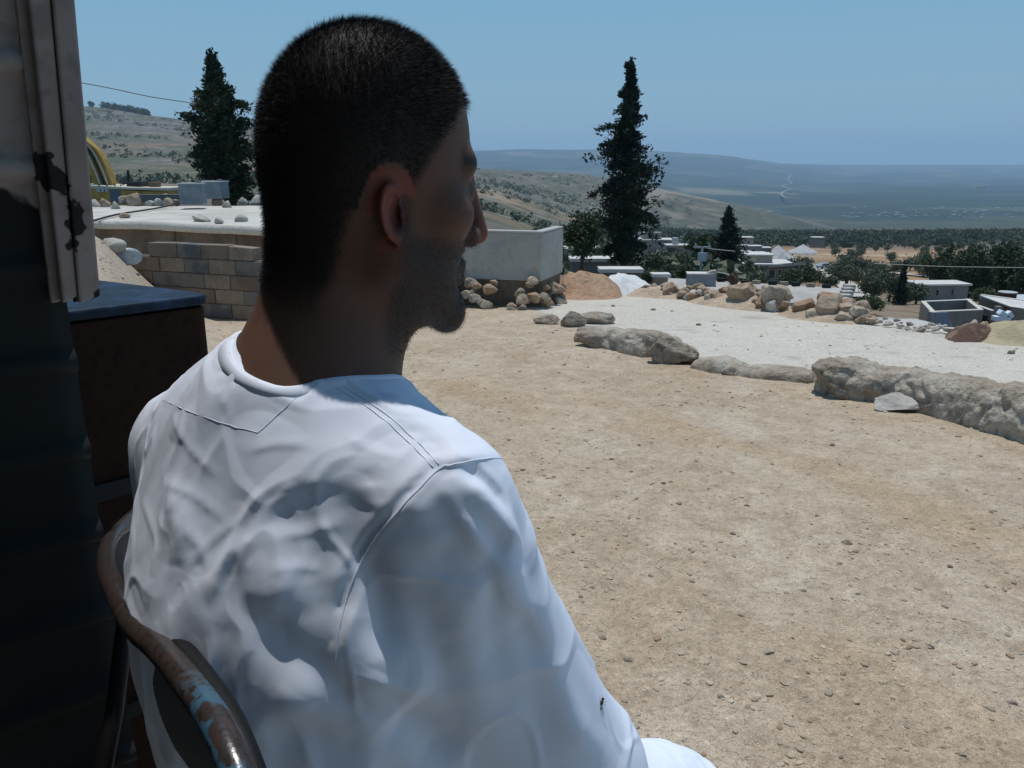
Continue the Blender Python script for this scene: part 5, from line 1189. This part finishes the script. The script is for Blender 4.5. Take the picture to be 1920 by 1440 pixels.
# dry weed on the sand bank, weeds under the retaining wall
def weed(px0, px1, py0, py1, n, label, c):
    b = hit((px0 + px1) / 2, py1); w_ = (px1 - px0) / F * b[1] / 2; h_ = (py1 - py0) / F * b[1]; t = empty('dry_weed', tuple(b)); tag(t, label, 'weed'); mb = MB(); C = []
    for k in range(n):
        a = rng.normal(0, .5) * w_; e = np.array([a * 1.5 + rng.normal(0, .2) * w_, rng.normal(0, .3) * w_, h_ * rng.uniform(.55, 1.1)]); s0 = np.array([a * .5, rng.normal(0, .1), 0]); m_ = (s0 + e) / 2 + rng.normal(0, .03, 3)
        mb.tube([s0, m_, e], [.004, .003, .002], 3, False); C.append(e + rng.normal(0, .03, (5, 3)))
        for q in range(3): f_ = m_ + (e - m_) * rng.rand() + 0; g_ = f_ + rng.normal(0, .06, 3); mb.tube([f_, g_], [.002, .0015], 3, False); C.append(g_[None] + rng.normal(0, .008, (3, 3)))
    mb.build('stems', mat('straw', c, .9), t); link('seed_heads', tri_mesh('seed_heads', leaf_tris(np.vstack(C), .016, .3, 2, 1.4)), mat('seed_head', tuple(np.array(c) * 1.25), .9), t)
weed(268, 338, 484, 524, 90, 'straw-coloured dry weed in front of the block wall', (.42, .34, .19)); weed(178, 212, 424, 452, 40, 'dry weed by the post under the retaining wall', (.30, .24, .13)); weed(236, 262, 434, 458, 26, 'sparse dry weed against the retaining wall', (.26, .20, .11))
# ------------------------------------------------------------------ houses and things in the village
m_w = {k: mat('house_' + k, c, .9, noise=[(.8, 5, .85, .45, .62), (6, 4, .9, .5, .6)], bump=[(12, 4, .3, .02)]) for k, c in dict(grey=(.27, .26, .245), beige=(.36, .32, .27), pale=(.46, .44, .40), dark=(.16, .155, .155), tan=(.33, .26, .20)).items()}
m_win = mat('window_dark', (.02, .025, .03), .25, spec=.5); m_roofc = mat('roof_concrete', (.60, .585, .55), .9, noise=[(1.5, 5, .85, .45, .6)]); m_frame = mat('frame', (.42, .42, .41), .8)
def house(x0, x1, yt, yb, Y, label, m='grey', depth=.8, wins=(), door=None, roof=m_roofc, rz=0, name='house', over=.12, group=None, found=2.5, parapet=0):
    "box house whose front spans x0..x1, yt..yb; wins: (left, right, top, bottom) fractions of the front"
    p = PY((x0 + x1) / 2, yb, Y); d = Y * cP - (p[2] - CAMZ) * sP; w_ = (x1 - x0) / F * d; h = (yb - yt) / F * d / cP; D = w_ * depth; t = empty(name, tuple(p), rz); tag(t, label, 'house', group)
    MB().box(-w_ / 2, w_ / 2, 0, D, -found, h).build('wall', m_w[m], t)
    rf = MB().box(-w_ / 2 - over, w_ / 2 + over, -over, D + over, h, h + .16).build('roof', roof, t)
    if parapet: MB().box(-w_ / 2 + w_ * .1, w_ / 2 - w_ * .35, D * .2, D * .8, h + .16, h + .16 + parapet).build('stair_head', m_w[m], rf)
    for (a, b_, c, e) in wins:
        X0, X1, Z1, Z0 = -w_ / 2 + w_ * a, -w_ / 2 + w_ * b_, h * (1 - c), h * (1 - e); f_ = MB().box(X0, X1, -.05, -.002, Z0, Z1).build('window', m_frame, t); k_ = min(.08, (X1 - X0) * .12)
        MB().box(X0 + k_, X1 - k_, -.065, -.052, Z0 + k_, Z1 - k_).build('pane', m_win, f_)
    if Y > 120 and w_ > 4 and wins:
        tx = w_ * rng.uniform(-.3, .3); MB().tube([(tx, D * .5, h + .16), (tx, D * .5, h + 1.25)], .55, 14).build('roof_tank', m_frame, rf); MB().tube([(tx + 1.3, D * .4, h + .16), (tx + 1.3, D * .4, h + 1.9)], .03, 5).build('aerial', m_frame, rf)
    if door:
        a, b_, c = door; MB().box(-w_ / 2 + w_ * a, -w_ / 2 + w_ * b_, -.06, -.002, 0.02, h * c).build('door', m_w['dark'], t)
    return t
h = house(1386, 1486, 499, 532, 95, 'grey house with a three-bay verandah and dark awning behind the short cypress', 'grey', .8, wins=[(.36, .50, .22, .72), (.53, .66, .22, .72), (.69, .82, .22, .72)], door=(.10, .17, .75), rz=-.08)
h2 = MB().box(-2.2, .8, 1.2, 3.8, 2.3, 3.2).build('roof_room', m_w['beige'], h); MB().box(-2.35, .95, 1.05, 3.95, 3.2, 3.32).build('roof_slab', m_roofc, h2)
MB().prism([(0, -.9, 1.95), (3.6, -.9, 2.25), (4.3, -.9, 2.35), (4.3, .2, 2.55), (0, .2, 2.15)], (0, 0, 0), (0, 0, .07)).build('awning', mat('awning', (.03, .032, .035), .8), h)
house(1384, 1412, 447, 464, 200, 'small flat-roofed beige building above the white-roofed sheds', 'beige', .8, wins=[(.2, .35, .3, .6), (.6, .75, .3, .6)])
for k, (a, b_, c, e, Y, l) in enumerate([(1382, 1404, 462, 473, 165, 'white-roofed shed nearest the short cypress top'), (1404, 1428, 463, 476, 160, 'grey shed with a pale roof in the middle of the shed cluster'), (1382, 1408, 474, 488, 135, 'low white shed above the verandah house'), (1408, 1436, 476, 490, 132, 'pale shed at the right end of the shed cluster'), (1420, 1446, 466, 476, 170, 'farthest shed of the cluster, beside the gravel heaps')]):
    house(a, b_, c, e, Y, l, ['pale', 'grey', 'pale', 'beige', 'dark'][k], .7, wins=[(.2, .5, .3, .8)] if k % 2 else [], group='white-roofed sheds')
house(1719, 1812, 537, 578, 74, 'long grey house with a stepped white roof under the pines', 'grey', .5, wins=[(.32, .40, .15, .45), (.64, .70, .15, .45)], rz=.05, over=.2)
house(1524, 1546, 446, 453, 330, 'tiny shed with a light roof alone on the orchard slope', 'dark', .8)
house(1200, 1262, 452, 474, 150, 'grey flat-roofed house right of the tall cypress', 'grey', .6, wins=[(.25, .35, .3, .6), (.6, .7, .3, .6)], parapet=1.2)
house(1250, 1296, 462, 478, 135, 'lower tan house joined to the right of the grey one', 'tan', .6, wins=[(.4, .5, .3, .7)])
house(1180, 1218, 447, 462, 190, 'small house with a white roof high behind the tall cypress', 'beige', .7, wins=[(.3, .45, .3, .7)])
house(1072, 1150, 492, 530, 42, 'dark grey building with a flat pale roof edge, left of the tall cypress foot', 'dark', .5, wins=[(.2, .3, .3, .6)])
house(1060, 1128, 470, 492, 70, 'dim house behind the dark bushy tree', 'dark', .6, wins=[(.2, .32, .3, .65), (.6, .72, .3, .65)])
house(1128, 1200, 512, 540, 36, 'low dark building at the very foot of the tall cypress', 'dark', .5, wins=[(.3, .42, .3, .7), (.6, .72, .3, .7)])
house(1226, 1252, 520, 532, 40, 'small hut with a pale roof slab above the rubble heap', 'tan', .8)
house(1085, 1118, 452, 462, 160, 'pale roofed house seen between the two trees', 'pale', .8)
# gravel heaps, tracks
def cone(px0, px1, yt, yb, Y, label, m):
    p = PY((px0 + px1) / 2, yb, Y); w_ = (px1 - px0) / F * Y; h_ = (yb - yt) / F * Y * 1.0; n, r_ = 40, 14; V = []
    for i in range(r_ + 1):
        for j in range(n):
            a = 6.2832 * j / n; rr_ = i / r_; zz = h_ * (1 - rr_) ** 1.15; V.append([math.cos(a) * w_ / 2 * rr_, math.sin(a) * w_ / 2 * rr_, zz - (.4 if i == r_ else 0)])
    V = np.array(V); V += .05 * h_ * np.column_stack([vnoise(V, .9, 3, 1), vnoise(V, .9, 3, 2), vnoise(V, .9, 3, 3)])
    F_ = np.array([[i * n + j, (i + 1) * n + j, (i + 1) * n + (j + 1) % n, i * n + (j + 1) % n] for i in range(r_) for j in range(n)]); o = link('gravel_heap', mesh_np('gravel_heap', V, F_, True), m, None, tuple(p)); return tag(o, label, 'heap', 'grey gravel heaps')
m_gh = mat('gravel_grey', (.44, .44, .43), .95, noise=[(1.5, 5, .85, .45, .6)], bump=[(8, 5, .5, .1)])
cone(1426, 1490, 460, 484, 172, 'rear gravel heap above the verandah house', m_gh); cone(1444, 1486, 472, 496, 150, 'front, taller gravel heap above the verandah house', m_gh); cone(1478, 1532, 458, 472, 185, 'long low gravel heap to the right of the others', m_gh)
def track(pts, w_, name='track', m=None):
    L = spline([PYg(*p) for p in pts], 10); V = []
    for i, p in enumerate(L):
        t = L[min(i + 1, len(L) - 1)] - L[max(i - 1, 0)]; nn = np.array([-t[1], t[0]]); nn /= np.linalg.norm(nn) + 1e-9
        for s_ in (-1, -.33, .33, 1): q = p[:2] + nn * s_ * w_ / 2; V.append([q[0], q[1], max(gz(q[0], q[1]), gz(p[0], p[1])) + .06 + .0012 * p[1]])
    n = len(L); F_ = np.array([[i * 4 + j, i * 4 + j + 1, i * 4 + j + 5, i * 4 + j + 4] for i in range(n - 1) for j in range(3)]); return tag(link(name, mesh_np(name, V, F_, True), m or m_trk), kind='structure')
def PYg(px, py, lo=30, hi=900):
    Ys = np.exp(np.linspace(math.log(lo), math.log(hi), 700)); v = (720 - py) / F; d = Ys / (cP + v * sP); xs = (px - 960) / F * d; zz = CAMZ + v * d * cP - d * sP; k = np.where(zz <= ground_z(xs, Ys))[0]; k = k[0] if len(k) else -1
    return np.array([xs[k], Ys[k], 0])
m_trk = mat('track_chalk', (.50, .465, .41), .95, noise=[(.6, 5, .85, .45, .6)])
track([(1480, 484), (1520, 497), (1545, 510), (1572, 528), (1600, 545), (1618, 560)], 3.2, 'track'); track([(1622, 509), (1680, 514), (1745, 520), (1830, 524)], 3.0, 'road'); track([(1436, 500), (1490, 500), (1530, 507)], 3.5, 'track'); track([(1430, 456), (1480, 452), (1522, 449)], 5, 'track')
# car on the track
cp = PYg(1545, 507); car = empty('parked_car', (cp[0], cp[1], gz(cp[0], cp[1]) + .35), .3); tag(car, 'small pale car on the track at the end of the gravel yard', 'car'); m_car = mat('car_paint', (.30, .34, .38), .35, spec=.6)
MB().prism([(-1.9, -.8, .35), (1.9, -.8, .35), (1.9, -.8, .8), (1.1, -.8, .9), (.7, -.8, 1.35), (-1.0, -.8, 1.38), (-1.6, -.8, .95), (-1.9, -.8, .85)], (0, 0, 0), (0, 1.6, 0)).build('body', m_car, car, bevel=.05)
MB().prism([(.62, -.81, .92), (.52, -.81, 1.28), (-.95, -.81, 1.3), (-1.3, -.81, .95)], (0, 0, 0), (0, 1.62, 0)).build('window', m_win, car)
for sx_ in (-1.2, 1.2):
    for sy_ in (-.82, .70): MB().tube([(sx_, sy_, .33), (sx_, sy_ + .14, .33)], .33, 16).build('wheel', m_black, car)
# flat concrete roof below the lip, with the tank, stones and edge blocks
ZR = -4.36; q = [PZ(1180, 548, ZR), PZ(1581, 574, ZR), PZ(1594, 541, ZR), PZ(1250, 521, ZR)]
lb = empty('lower_house', (q[0][0], q[0][1], ZR - 2.8)); LB = np.array([q[0][0], q[0][1], ZR - 2.8]); tag(lb, 'house seen from above by its flat concrete roof, below the boulder heap', 'house')
MB().prism([p - LB for p in q], (0, 0, 0), (0, 0, -.18)).build('roof', mat('roof_cement', (.44, .42, .385), .95, noise=[(.8, 5, .85, .45, .6), (5, 5, .9, .5, .6)], bump=[(10, 4, .3, .02)]), lb)
cc = np.mean(q, 0); MB().prism([p - LB + (cc - p) * .03 + [0, 0, -.18] for p in q], (0, 0, 0), (0, 0, -3.4)).build('wall', m_w['grey'], lb)
for k in range(6):
    t = k / 5; p = q[1] * (1 - t) + q[2] * t; o = MB().box(-.24, .24, -.22, .22, 0, .2, Matrix.Rotation(rng.uniform(-.2, .2), 4, 'Z')).build('block', m_pale, None, bevel=.02, loc=tuple(p + [-.05, 0, .0])); tag(o, 'white block in the row along the right edge of the flat roof', 'block', 'white blocks on the roof edge')
for k in range(9):
    t = .30 + .07 * k + rng.uniform(-.01, .01); p = q[3] * (1 - t) + q[2] * t; o = MB().box(-.2, .2, -.1, .1, 0, .14 + .1 * rng.rand(), Matrix.Rotation(rng.uniform(-.4, .4), 4, 'Z')).build('block', m_dust if k % 2 else m_black, None, bevel=.02, loc=tuple(p + [0, -.3, 0])); tag(o, 'dark rubble block along the rear edge of the flat roof', 'block', 'rubble blocks on the rear roof edge')
p = PZ(1315, 537, ZR); wk = empty('concrete_tank', tuple(p), -.12); tag(wk, 'rectangular concrete water tank with a pale lid on the flat roof, below the power pole', 'tank'); m_ct = mat('tank_cement', (.25, .26, .265), .9, noise=[(4, 4, .85, .45, .6)], bump=[(20, 4, .3, .01)])
MB().box(-.70, .70, 0, .8, 0, .58).build('shell', m_ct, wk, bevel=.02); MB().box(-.72, .40, -.02, .82, .58, .63).build('lid', m_roofc, wk); MB().prism([(.25, .1, .64), (.66, .1, .64), (.70, .1, .80), (.45, .1, .76)], (0, 0, 0), (0, .3, 0)).build('stone_cap', m_pale, wk)
p = PZ(1375, 534, ZR); bn = empty('bundle', tuple(p)); tag(bn, 'dark rusty bundle at the right end of the pipe from the concrete tank', 'bundle'); vv, ff = rock_mesh(55, 3, 8); link('sack', mesh_np('sack', vv * [.28, .25, .38] + [0, 0, .32], ff, True), mat('rusty_dark', (.08, .04, .03), .9), bn); link('tie', mesh_np('tie', vv * [.12, .1, .12] + [.1, 0, .72], ff, True), m_pale, bn)
tag(MB().tube(spline([PZ(1342, 523, ZR) + [0, 0, .35], PZ(1358, 528, ZR) + [0, 0, .42], PZ(1372, 533, ZR) + [0, 0, .38]], 5), .03, 6).build('pipe', m_frame, smooth=True), 'thin pale pipe from the concrete tank to the rusty bundle', 'pipe')
# power pole
pp = PY(1312, 540, 47); zt_p = PY(1313, 462, 47)[2]; pole = empty('power_pole', tuple(pp)); hp_ = zt_p - pp[2]; tag(pole, 'pale power pole with a box near its top, behind the concrete tank', 'pole')
MB().tube([(0, 0, -1), (0, 0, hp_)], .075, 8).build('post', m_frame, pole); MB().box(-.26, .22, -.22, -.08, hp_ - .85, hp_ - .35).build('transformer_box', mat('pale_box', (.50, .51, .52), .6), pole); MB().box(-.5, .5, -.05, .05, hp_ - .1, hp_).build('crossarm', m_frame, pole)
for s_ in (-.4, .4): MB().tube([(s_, 0, hp_), (s_, 0, hp_ + .2)], [.06, .04], 8).build('insulator', m_frame, pole)
m_wire = mat('wire', (.10, .10, .10), .6); m_wire2 = mat('wire_bright', (.40, .40, .38), .5)
tag(MB().tube(spline([PY(1316, 464, 47), PY(1345, 468, 50), PY(1378, 471, 53)], 5), .022, 4).build('power_line', m_wire2), 'short wire running right from the top of the power pole', 'wire')
tag(MB().tube(spline([PY(100, 146, 25), PY(200, 164, 26), PY(280, 181, 27), PY(352, 192, 28), PY(395, 200, 28)], 6), .013, 4).build('power_line', m_wire), 'thin dark overhead wire sagging to the left cypress', 'wire')
tag(MB().tube(spline([PY(1640, 494, 60), PY(1750, 499, 58), PY(1850, 501, 56), PY(1990, 502, 54)], 5), .018, 4).build('power_line', m_wire2), 'thin bright wire crossing in front of the pines at the right border', 'wire')
# roofless block room with a grey tarpaulin
YE = 36.5; m_blk = mat('grey_block', (.25, .225, .195), .95, noise=[(3, 5, .85, .45, .6)], bump=[(14, 5, .4, .02)]); m_cap = mat('block_top', (.56, .52, .46), .95)
f0, f1 = PY(1741, 622, 35.6), PY(1838, 622, 36.2); b0 = PY(1720, 612, 38.6); zt_ = float(PY(1741, 586, 35.6)[2]); zb_ = -6.6
f0[2] = f1[2] = b0[2] = 0; b1 = f1 + (b0 - f0); rm = empty('block_room', (f0[0], f0[1], zb_)); R0 = np.array([f0[0], f0[1], zb_]); tag(rm, 'roofless grey block room with pale wall tops and a tarpaulin over its left front', 'building')
def wall(a_, b_, zt0, thick=.2, m=m_blk, name='wall', par=None, zb0=zb_, base=R0, cap=True):
    t = (b_ - a_) / np.linalg.norm(b_ - a_); n_ = np.array([-t[1], t[0], 0]) * thick; z1 = np.array([0, 0, 1.]); w_ = MB().prism([a_ + z1 * zb0 - base, b_ + z1 * zb0 - base, b_ + n_ + z1 * zb0 - base, a_ + n_ + z1 * zb0 - base], (0, 0, 0), (0, 0, zt0 - zb0)).build(name, m, par or rm)
    if cap: MB().prism([a_ + z1 * zt0 - base, b_ + z1 * zt0 - base, b_ + n_ + z1 * zt0 - base, a_ + n_ + z1 * zt0 - base], (0, 0, 0), (0, 0, .03)).build('wall_top', m_cap, w_)
    return w_
wall(f0, f1, zt_); wall(f1, b1, zt_ - .003, .195); wall(b1, b0, zt_ - .006); wall(b0, f0, zt_ - .009, .205)
nrm2 = np.array([0, -1, 0]); V = []; nx_, nz_ = 36, 20; tt = (f1 - f0) / np.linalg.norm(f1 - f0)
for i in range(nz_):
    for j in range(nx_):
        s_, t_ = j / (nx_ - 1), i / (nz_ - 1); w_ = 1.12 - .25 * (1 - t_) * s_; fo = .06 * math.sin(s_ * 17 + t_ * 3 * math.sin(s_ * 5)) * t_ + .05 * math.sin((s_ - .5) * 9 * (1 + t_)) * t_; V.append(f0 + tt * (-.05 + w_ * s_ + .12 * t_ * s_) + nrm2 * (.05 + abs(fo) + .10 * t_) + np.array([0, 0, zt_ + .04 - t_ * .98 - .12 * s_ * (1 - s_) * (1 - t_)]) - R0)
ii = np.arange(nx_ * nz_).reshape(nz_, nx_); tp = link('tarpaulin', mesh_np('tarpaulin', V, np.column_stack([ii[:-1, :-1].ravel(), ii[:-1, 1:].ravel(), ii[1:, 1:].ravel(), ii[1:, :-1].ravel()]), True), mat('grey_tarp', (.20, .23, .27), .6, spec=.4), rm); tp.modifiers.new('s', 'SOLIDIFY').thickness = .01
vc = f0 + tt * 1.62; MB().box(-.20, .20, -.03, .0, .36, .42, Matrix.Translation(Vector(vc - R0) + Vector((0, 0, .15)))).build('vent_ledge', m_cap, rm)
# annex to the right: doorway, pillar, foam blocks, wall
an = empty('annex', (f1[0], f1[1], zb_)); A0 = np.array([f1[0], f1[1], zb_]); tag(an, 'unfinished annex with a dark doorway, right of the roofless block room', 'building')
g0, g1 = PY(1839, 622, 37.5), PY(1862, 622, 36.0); g2 = PY(1872, 622, 36); g3, g4 = PY(1888, 622, 36.4), PY(1990, 630, 34.5)
for g_ in (g0, g1, g2, g3, g4): g_[2] = 0
za = float(PY(1862, 575, 36)[2]); MB().prism([g0 + [0, 0, zb_] - A0, g1 + [0, .6, zb_] - A0, g1 + [0, 1.1, zb_] - A0, g0 + [0, .5, zb_] - A0], (0, 0, 0), (0, 0, za - zb_ - .55)).build('doorway', mat('doorway_dark', (.02, .018, .016), .9), an)
wall(g0 + [0, .8, 0], g2 + [0, .8, 0], za - .35, .2, par=an, base=A0); wall(g1, g2, za, .22, par=an, base=A0, cap=False, name='pillar'); wall(g3, g4, za - .1, .2, par=an, base=A0, m=m_w['tan'])
wall(g3 + [0, 2.6, 0], g4 + [0, 2.6, 0], za + .05, .2, par=an, base=A0, m=m_w['tan']); MB().prism([g3 + [0, .0, za - .12] - A0, g4 + [0, 0, za - .12] - A0, g4 + [0, 2.6, za - .0] - A0, g3 + [0, 2.6, za - .0] - A0], (0, 0, 0), (0, 0, .05)).build('roof', m_roofc, an)
for k, (x_, y_, s_) in enumerate([(1869, 601, 7), (1882, 602, 7), (1876, 592, 7), (1889, 592, 6)]):
    p = PY(x_, y_, 35.6); r_ = s_ / F * 36; o = MB().box(-r_ * 1.1, r_ * 1.1, -r_, r_, 0, r_ * 1.3, Matrix.Rotation(.3 * k, 4, 'Y')).build('foam_block', mat('foam_white', (.66, .74, .80), .8), None, bevel=.03, loc=tuple(p)); tag(o, ['left bottom', 'right bottom', 'left top', 'right top'][k] + ' white foam block piled beside the annex pillar', 'foam block', 'white foam blocks')
p = PY(1885, 576, 41); br = empty('barrel', tuple(p)); tag(br, 'rust-red barrel-shaped tank with a pale rim behind the annex', 'barrel'); rb_ = 15 / F * 42; hb = 27 / F * 42
MB().tube([(0, 0, z_) for z_ in (0, .1, .3, .32, .34, .6, .62, .64, hb)], [rb_, rb_, rb_, rb_ * 1.03, rb_, rb_, rb_ * 1.03, rb_, rb_], 24).build('drum', mat('rust_red', (.12, .045, .035), .8, noise=[(6, 5, .6, .45, .6)]), br); MB().tube([(0, 0, hb), (0, 0, hb + .05)], rb_ * 1.06, 24).build('lid', m_frame, br)
p = PY(1915, 578, 44); sh = MB().prism([(-.6, 0, .1), (2.6, -.3, .2), (2.6, 1.2, .6), (-.4, 1.2, .5)], (0, 0, 0), (0, 0, .05)).build('roof_sheet', mat('sheet_white', (.50, .53, .55), .5), loc=tuple(p)); tag(sh, 'pale corrugated roofing sheet lying right of the rust-red barrel', 'sheet')
# ------------------------------------------------------------------ excavator on the left
YX = 39.0; xp = PY(168, 388, YX); ex = empty('excavator', (xp[0], xp[1], xp[2] - 1.0)); tag(ex, 'yellow crawler excavator with a big curved boom, half hidden by the door post', 'excavator'); X0 = Vector((xp[0], xp[1], xp[2] - 1.0))
m_yel = mat('machine_yellow', (.42, .25, .05), .55, noise=[(3, 5, .72, .45, .6), (12, 4, .8, .55, .65)], spec=.4); m_deck = mat('deck_dust', (.50, .47, .38), .8); m_blk2 = mat('machine_black', (.02, .02, .024), .6)
def E(px, py, y=0.0): return PY(px, py, YX + y) - np.array(X0)
def slab(pl, name, m, depth, y=0.0, bev=.03, par=None):
    return MB().prism([E(a_, b_, y) for a_, b_ in pl], (0, 0, 0), (0, depth, 0)).build(name, m, par or ex, bevel=bev)
hb_ = slab([(120, 350), (262, 358), (262, 391), (120, 391)], 'engine_house', m_yel, 2.4); slab([(255, 358), (316, 358), (316, 367), (255, 372)], 'counterweight', m_yel, 2.3, .05)
slab([(118, 344), (245, 351), (316, 352), (316, 358), (120, 352)], 'deck', m_deck, 2.5, -.04)
slab([(206, 356), (225, 357), (225, 381), (206, 379)], 'door', mat('door_grey', (.10, .13, .155), .6), .03, -.05)
for x_ in (181, 189, 197): slab([(x_, 352), (x_ + 6, 352), (x_ + 6, 360), (x_, 360)], 'vent', m_frame, .03, -.05, .0)
for x_ in (184, 199, 214, 225): slab([(x_, 346), (x_ + 2, 346), (x_ + 2, 349), (x_, 349)], 'deck_cleat', m_blk2, .05, -.1, 0)
slab([(237, 341), (263, 340), (263, 352), (236, 352)], 'engine', m_blk2, 1.0, .5, .05); MB().tube([E(241, 344, .8), E(240, 319, .8)], .062, 10).build('exhaust', m_blk2, ex); MB().tube([E(229, 345, .8), E(237, 343, .8)], .05, 8).build('intake', m_blk2, ex)
slab([(278, 341), (294, 341), (294, 353), (278, 353)], 'tool_box', mat('box_brown', (.16, .10, .06), .8), .5, .6)
# boom: a bent box girder drawn along its curve, with ribs
bl = spline([(140, 250), (163, 268), (182, 288), (196, 315), (207, 345)], 6); br_l = spline([(120, 250), (158, 285), (166, 320), (176, 345), (182, 352)], 6)
pl = [tuple(p) for p in bl] + [tuple(p) for p in br_l[::-1]]; slab(pl, 'boom', m_yel, .75, .7, .02)
for k, dx in enumerate((0, -7, -14)):
    c_ = [E(p[0] + dx, p[1] + 2, .64) for p in spline([(158, 262), (176, 284), (191, 315), (203, 346)], 6)]; MB().tube(c_, .045, 6).build('hydraulic_line', m_deck if k % 2 == 0 else m_blk2, ex, True)
c_ = [E(p[0], p[1], .64) for p in spline([(160, 263), (182, 284), (198, 316), (210, 347)], 6)]; MB().tube(c_, .07, 6).build('boom_flange', m_yel, ex, True)
slab([(118, 316), (180, 316), (178, 349), (118, 349)], 'cab', m_yel, 1.1, 1.6, .05); slab([(128, 321), (172, 321), (170, 344), (128, 344)], 'cab_window', m_win, .02, 1.56, 0)
slab([(130, 391), (255, 391), (250, 400), (135, 400)], 'turntable', m_blk2, 1.8, .2)
for y_ in (-.2, 2.0):
    o = slab([(112, 402), (120, 396), (270, 396), (278, 402), (270, 416), (120, 416)], 'track', m_blk2, .55, y_, .05)
slab([(245, 365), (346, 366), (346, 377), (262, 378)], 'pipe_rack', mat('pipe_grey', (.14, .135, .125), .85), .6, -2.0, .02)
# ------------------------------------------------------------------ far villages: tiny houses in the valley
fm = [mesh_np('hb%d' % k, np.array([(x, y, z) for z in (0, .5) for y in (-.5, .5) for x in (-.5, .5)]), np.array([(0, 2, 3, 1), (4, 5, 7, 6), (0, 1, 5, 4), (2, 6, 7, 3), (1, 3, 7, 5), (0, 4, 6, 2)])) for k in range(3)]
for f_, c_ in zip(fm, ((.62, .60, .56), (.45, .42, .38), (.34, .32, .29))): f_.materials.append(mat('far_wall', c_, .9))
def valley(n, x0, x1, y0, y1, lo, hi, size, label, group, clump=None):
    c = 0; tr = 0
    while c < n and tr < n * 6:
        tr += 1; px, py = rng.uniform(x0, x1), rng.uniform(y0, y1)
        if clump: px = rng.normal((x0 + x1) / 2, (x1 - x0) / 4); py = rng.normal((y0 + y1) / 2, (y1 - y0) / 3.2)
        g = PYg(px, py, lo, hi)
        if g[1] <= lo * 1.01 or g[1] >= hi * .99: continue
        o = bpy.data.objects.new('far_house', fm[rng.choice(3, p=[.3, .4, .3])]); COL.objects.link(o); s_ = size * .62 * rng.uniform(.6, 1.5) * g[1] / 2500; o.location = (g[0], g[1], gz(g[0], g[1]) - .5); o.scale = (s_, s_ * .7, s_ * .55); o.rotation_euler = (0, 0, rng.uniform(-.5, .5)); tag(o, label, 'house', group); c += 1
valley(90, 1580, 1930, 388, 428, 1900, 6000, 15, 'tiny pale house of the hazy town in the valley behind the wooded ridge', 'houses of the valley town')
valley(24, 1395, 1470, 392, 404, 1900, 5200, 13, 'tiny white house of the hamlet at the foot of the far slope', 'houses of the hamlet', True)
valley(8, 1455, 1490, 335, 390, 3500, 8000, 12, 'tiny white house beside the far winding road', 'houses along the far road')
m_frd = mat('far_road', (.22, .22, .21), .95)
L = [PYg(x_, y_, 3000, 9000) for x_, y_ in [(1482, 332), (1478, 342), (1484, 350), (1466, 356), (1484, 362), (1466, 370), (1470, 380), (1498, 388)]]
for a_, b_ in ((0, 3), (2, 5), (4, 8)):
    S_ = spline([np.array(p) for p in L[a_:b_]], 8); V = []
    for i, p in enumerate(S_):
        t = S_[min(i + 1, len(S_) - 1)] - S_[max(i - 1, 0)]; nn = np.array([-t[1], t[0]]); nn /= np.linalg.norm(nn) + 1e-9
        for s_ in (-1, 1): q_ = p[:2] + nn * s_ * (3 + 3 * abs(math.sin(i * 1.3))); V.append([q_[0], q_[1], gz(q_[0], q_[1]) + 22])
    n = len(S_); tag(link('far_road', mesh_np('far_road', V, np.array([[i * 2, i * 2 + 1, i * 2 + 3, i * 2 + 2] for i in range(n - 1)])), m_frd), kind='structure')
# ------------------------------------------------------------------ the air
def haze():
    m = bpy.data.materials.new('haze_air'); m.use_nodes = True; N = m.node_tree.nodes; N.remove(N['Principled BSDF']); v = N.new('ShaderNodeVolumePrincipled')
    v.inputs['Color'].default_value = (.56, .78, 1.0, 1); v.inputs['Density'].default_value = HAZE; v.inputs['Anisotropy'].default_value = .2
    m.node_tree.links.new(v.outputs[0], N['Material Output'].inputs['Volume'])
    o = MB().box(-16500, 16500, -60, 17400, -900, 420).build('haze', m); tag(o, kind='stuff')
HAZE = 1.05e-4
haze()
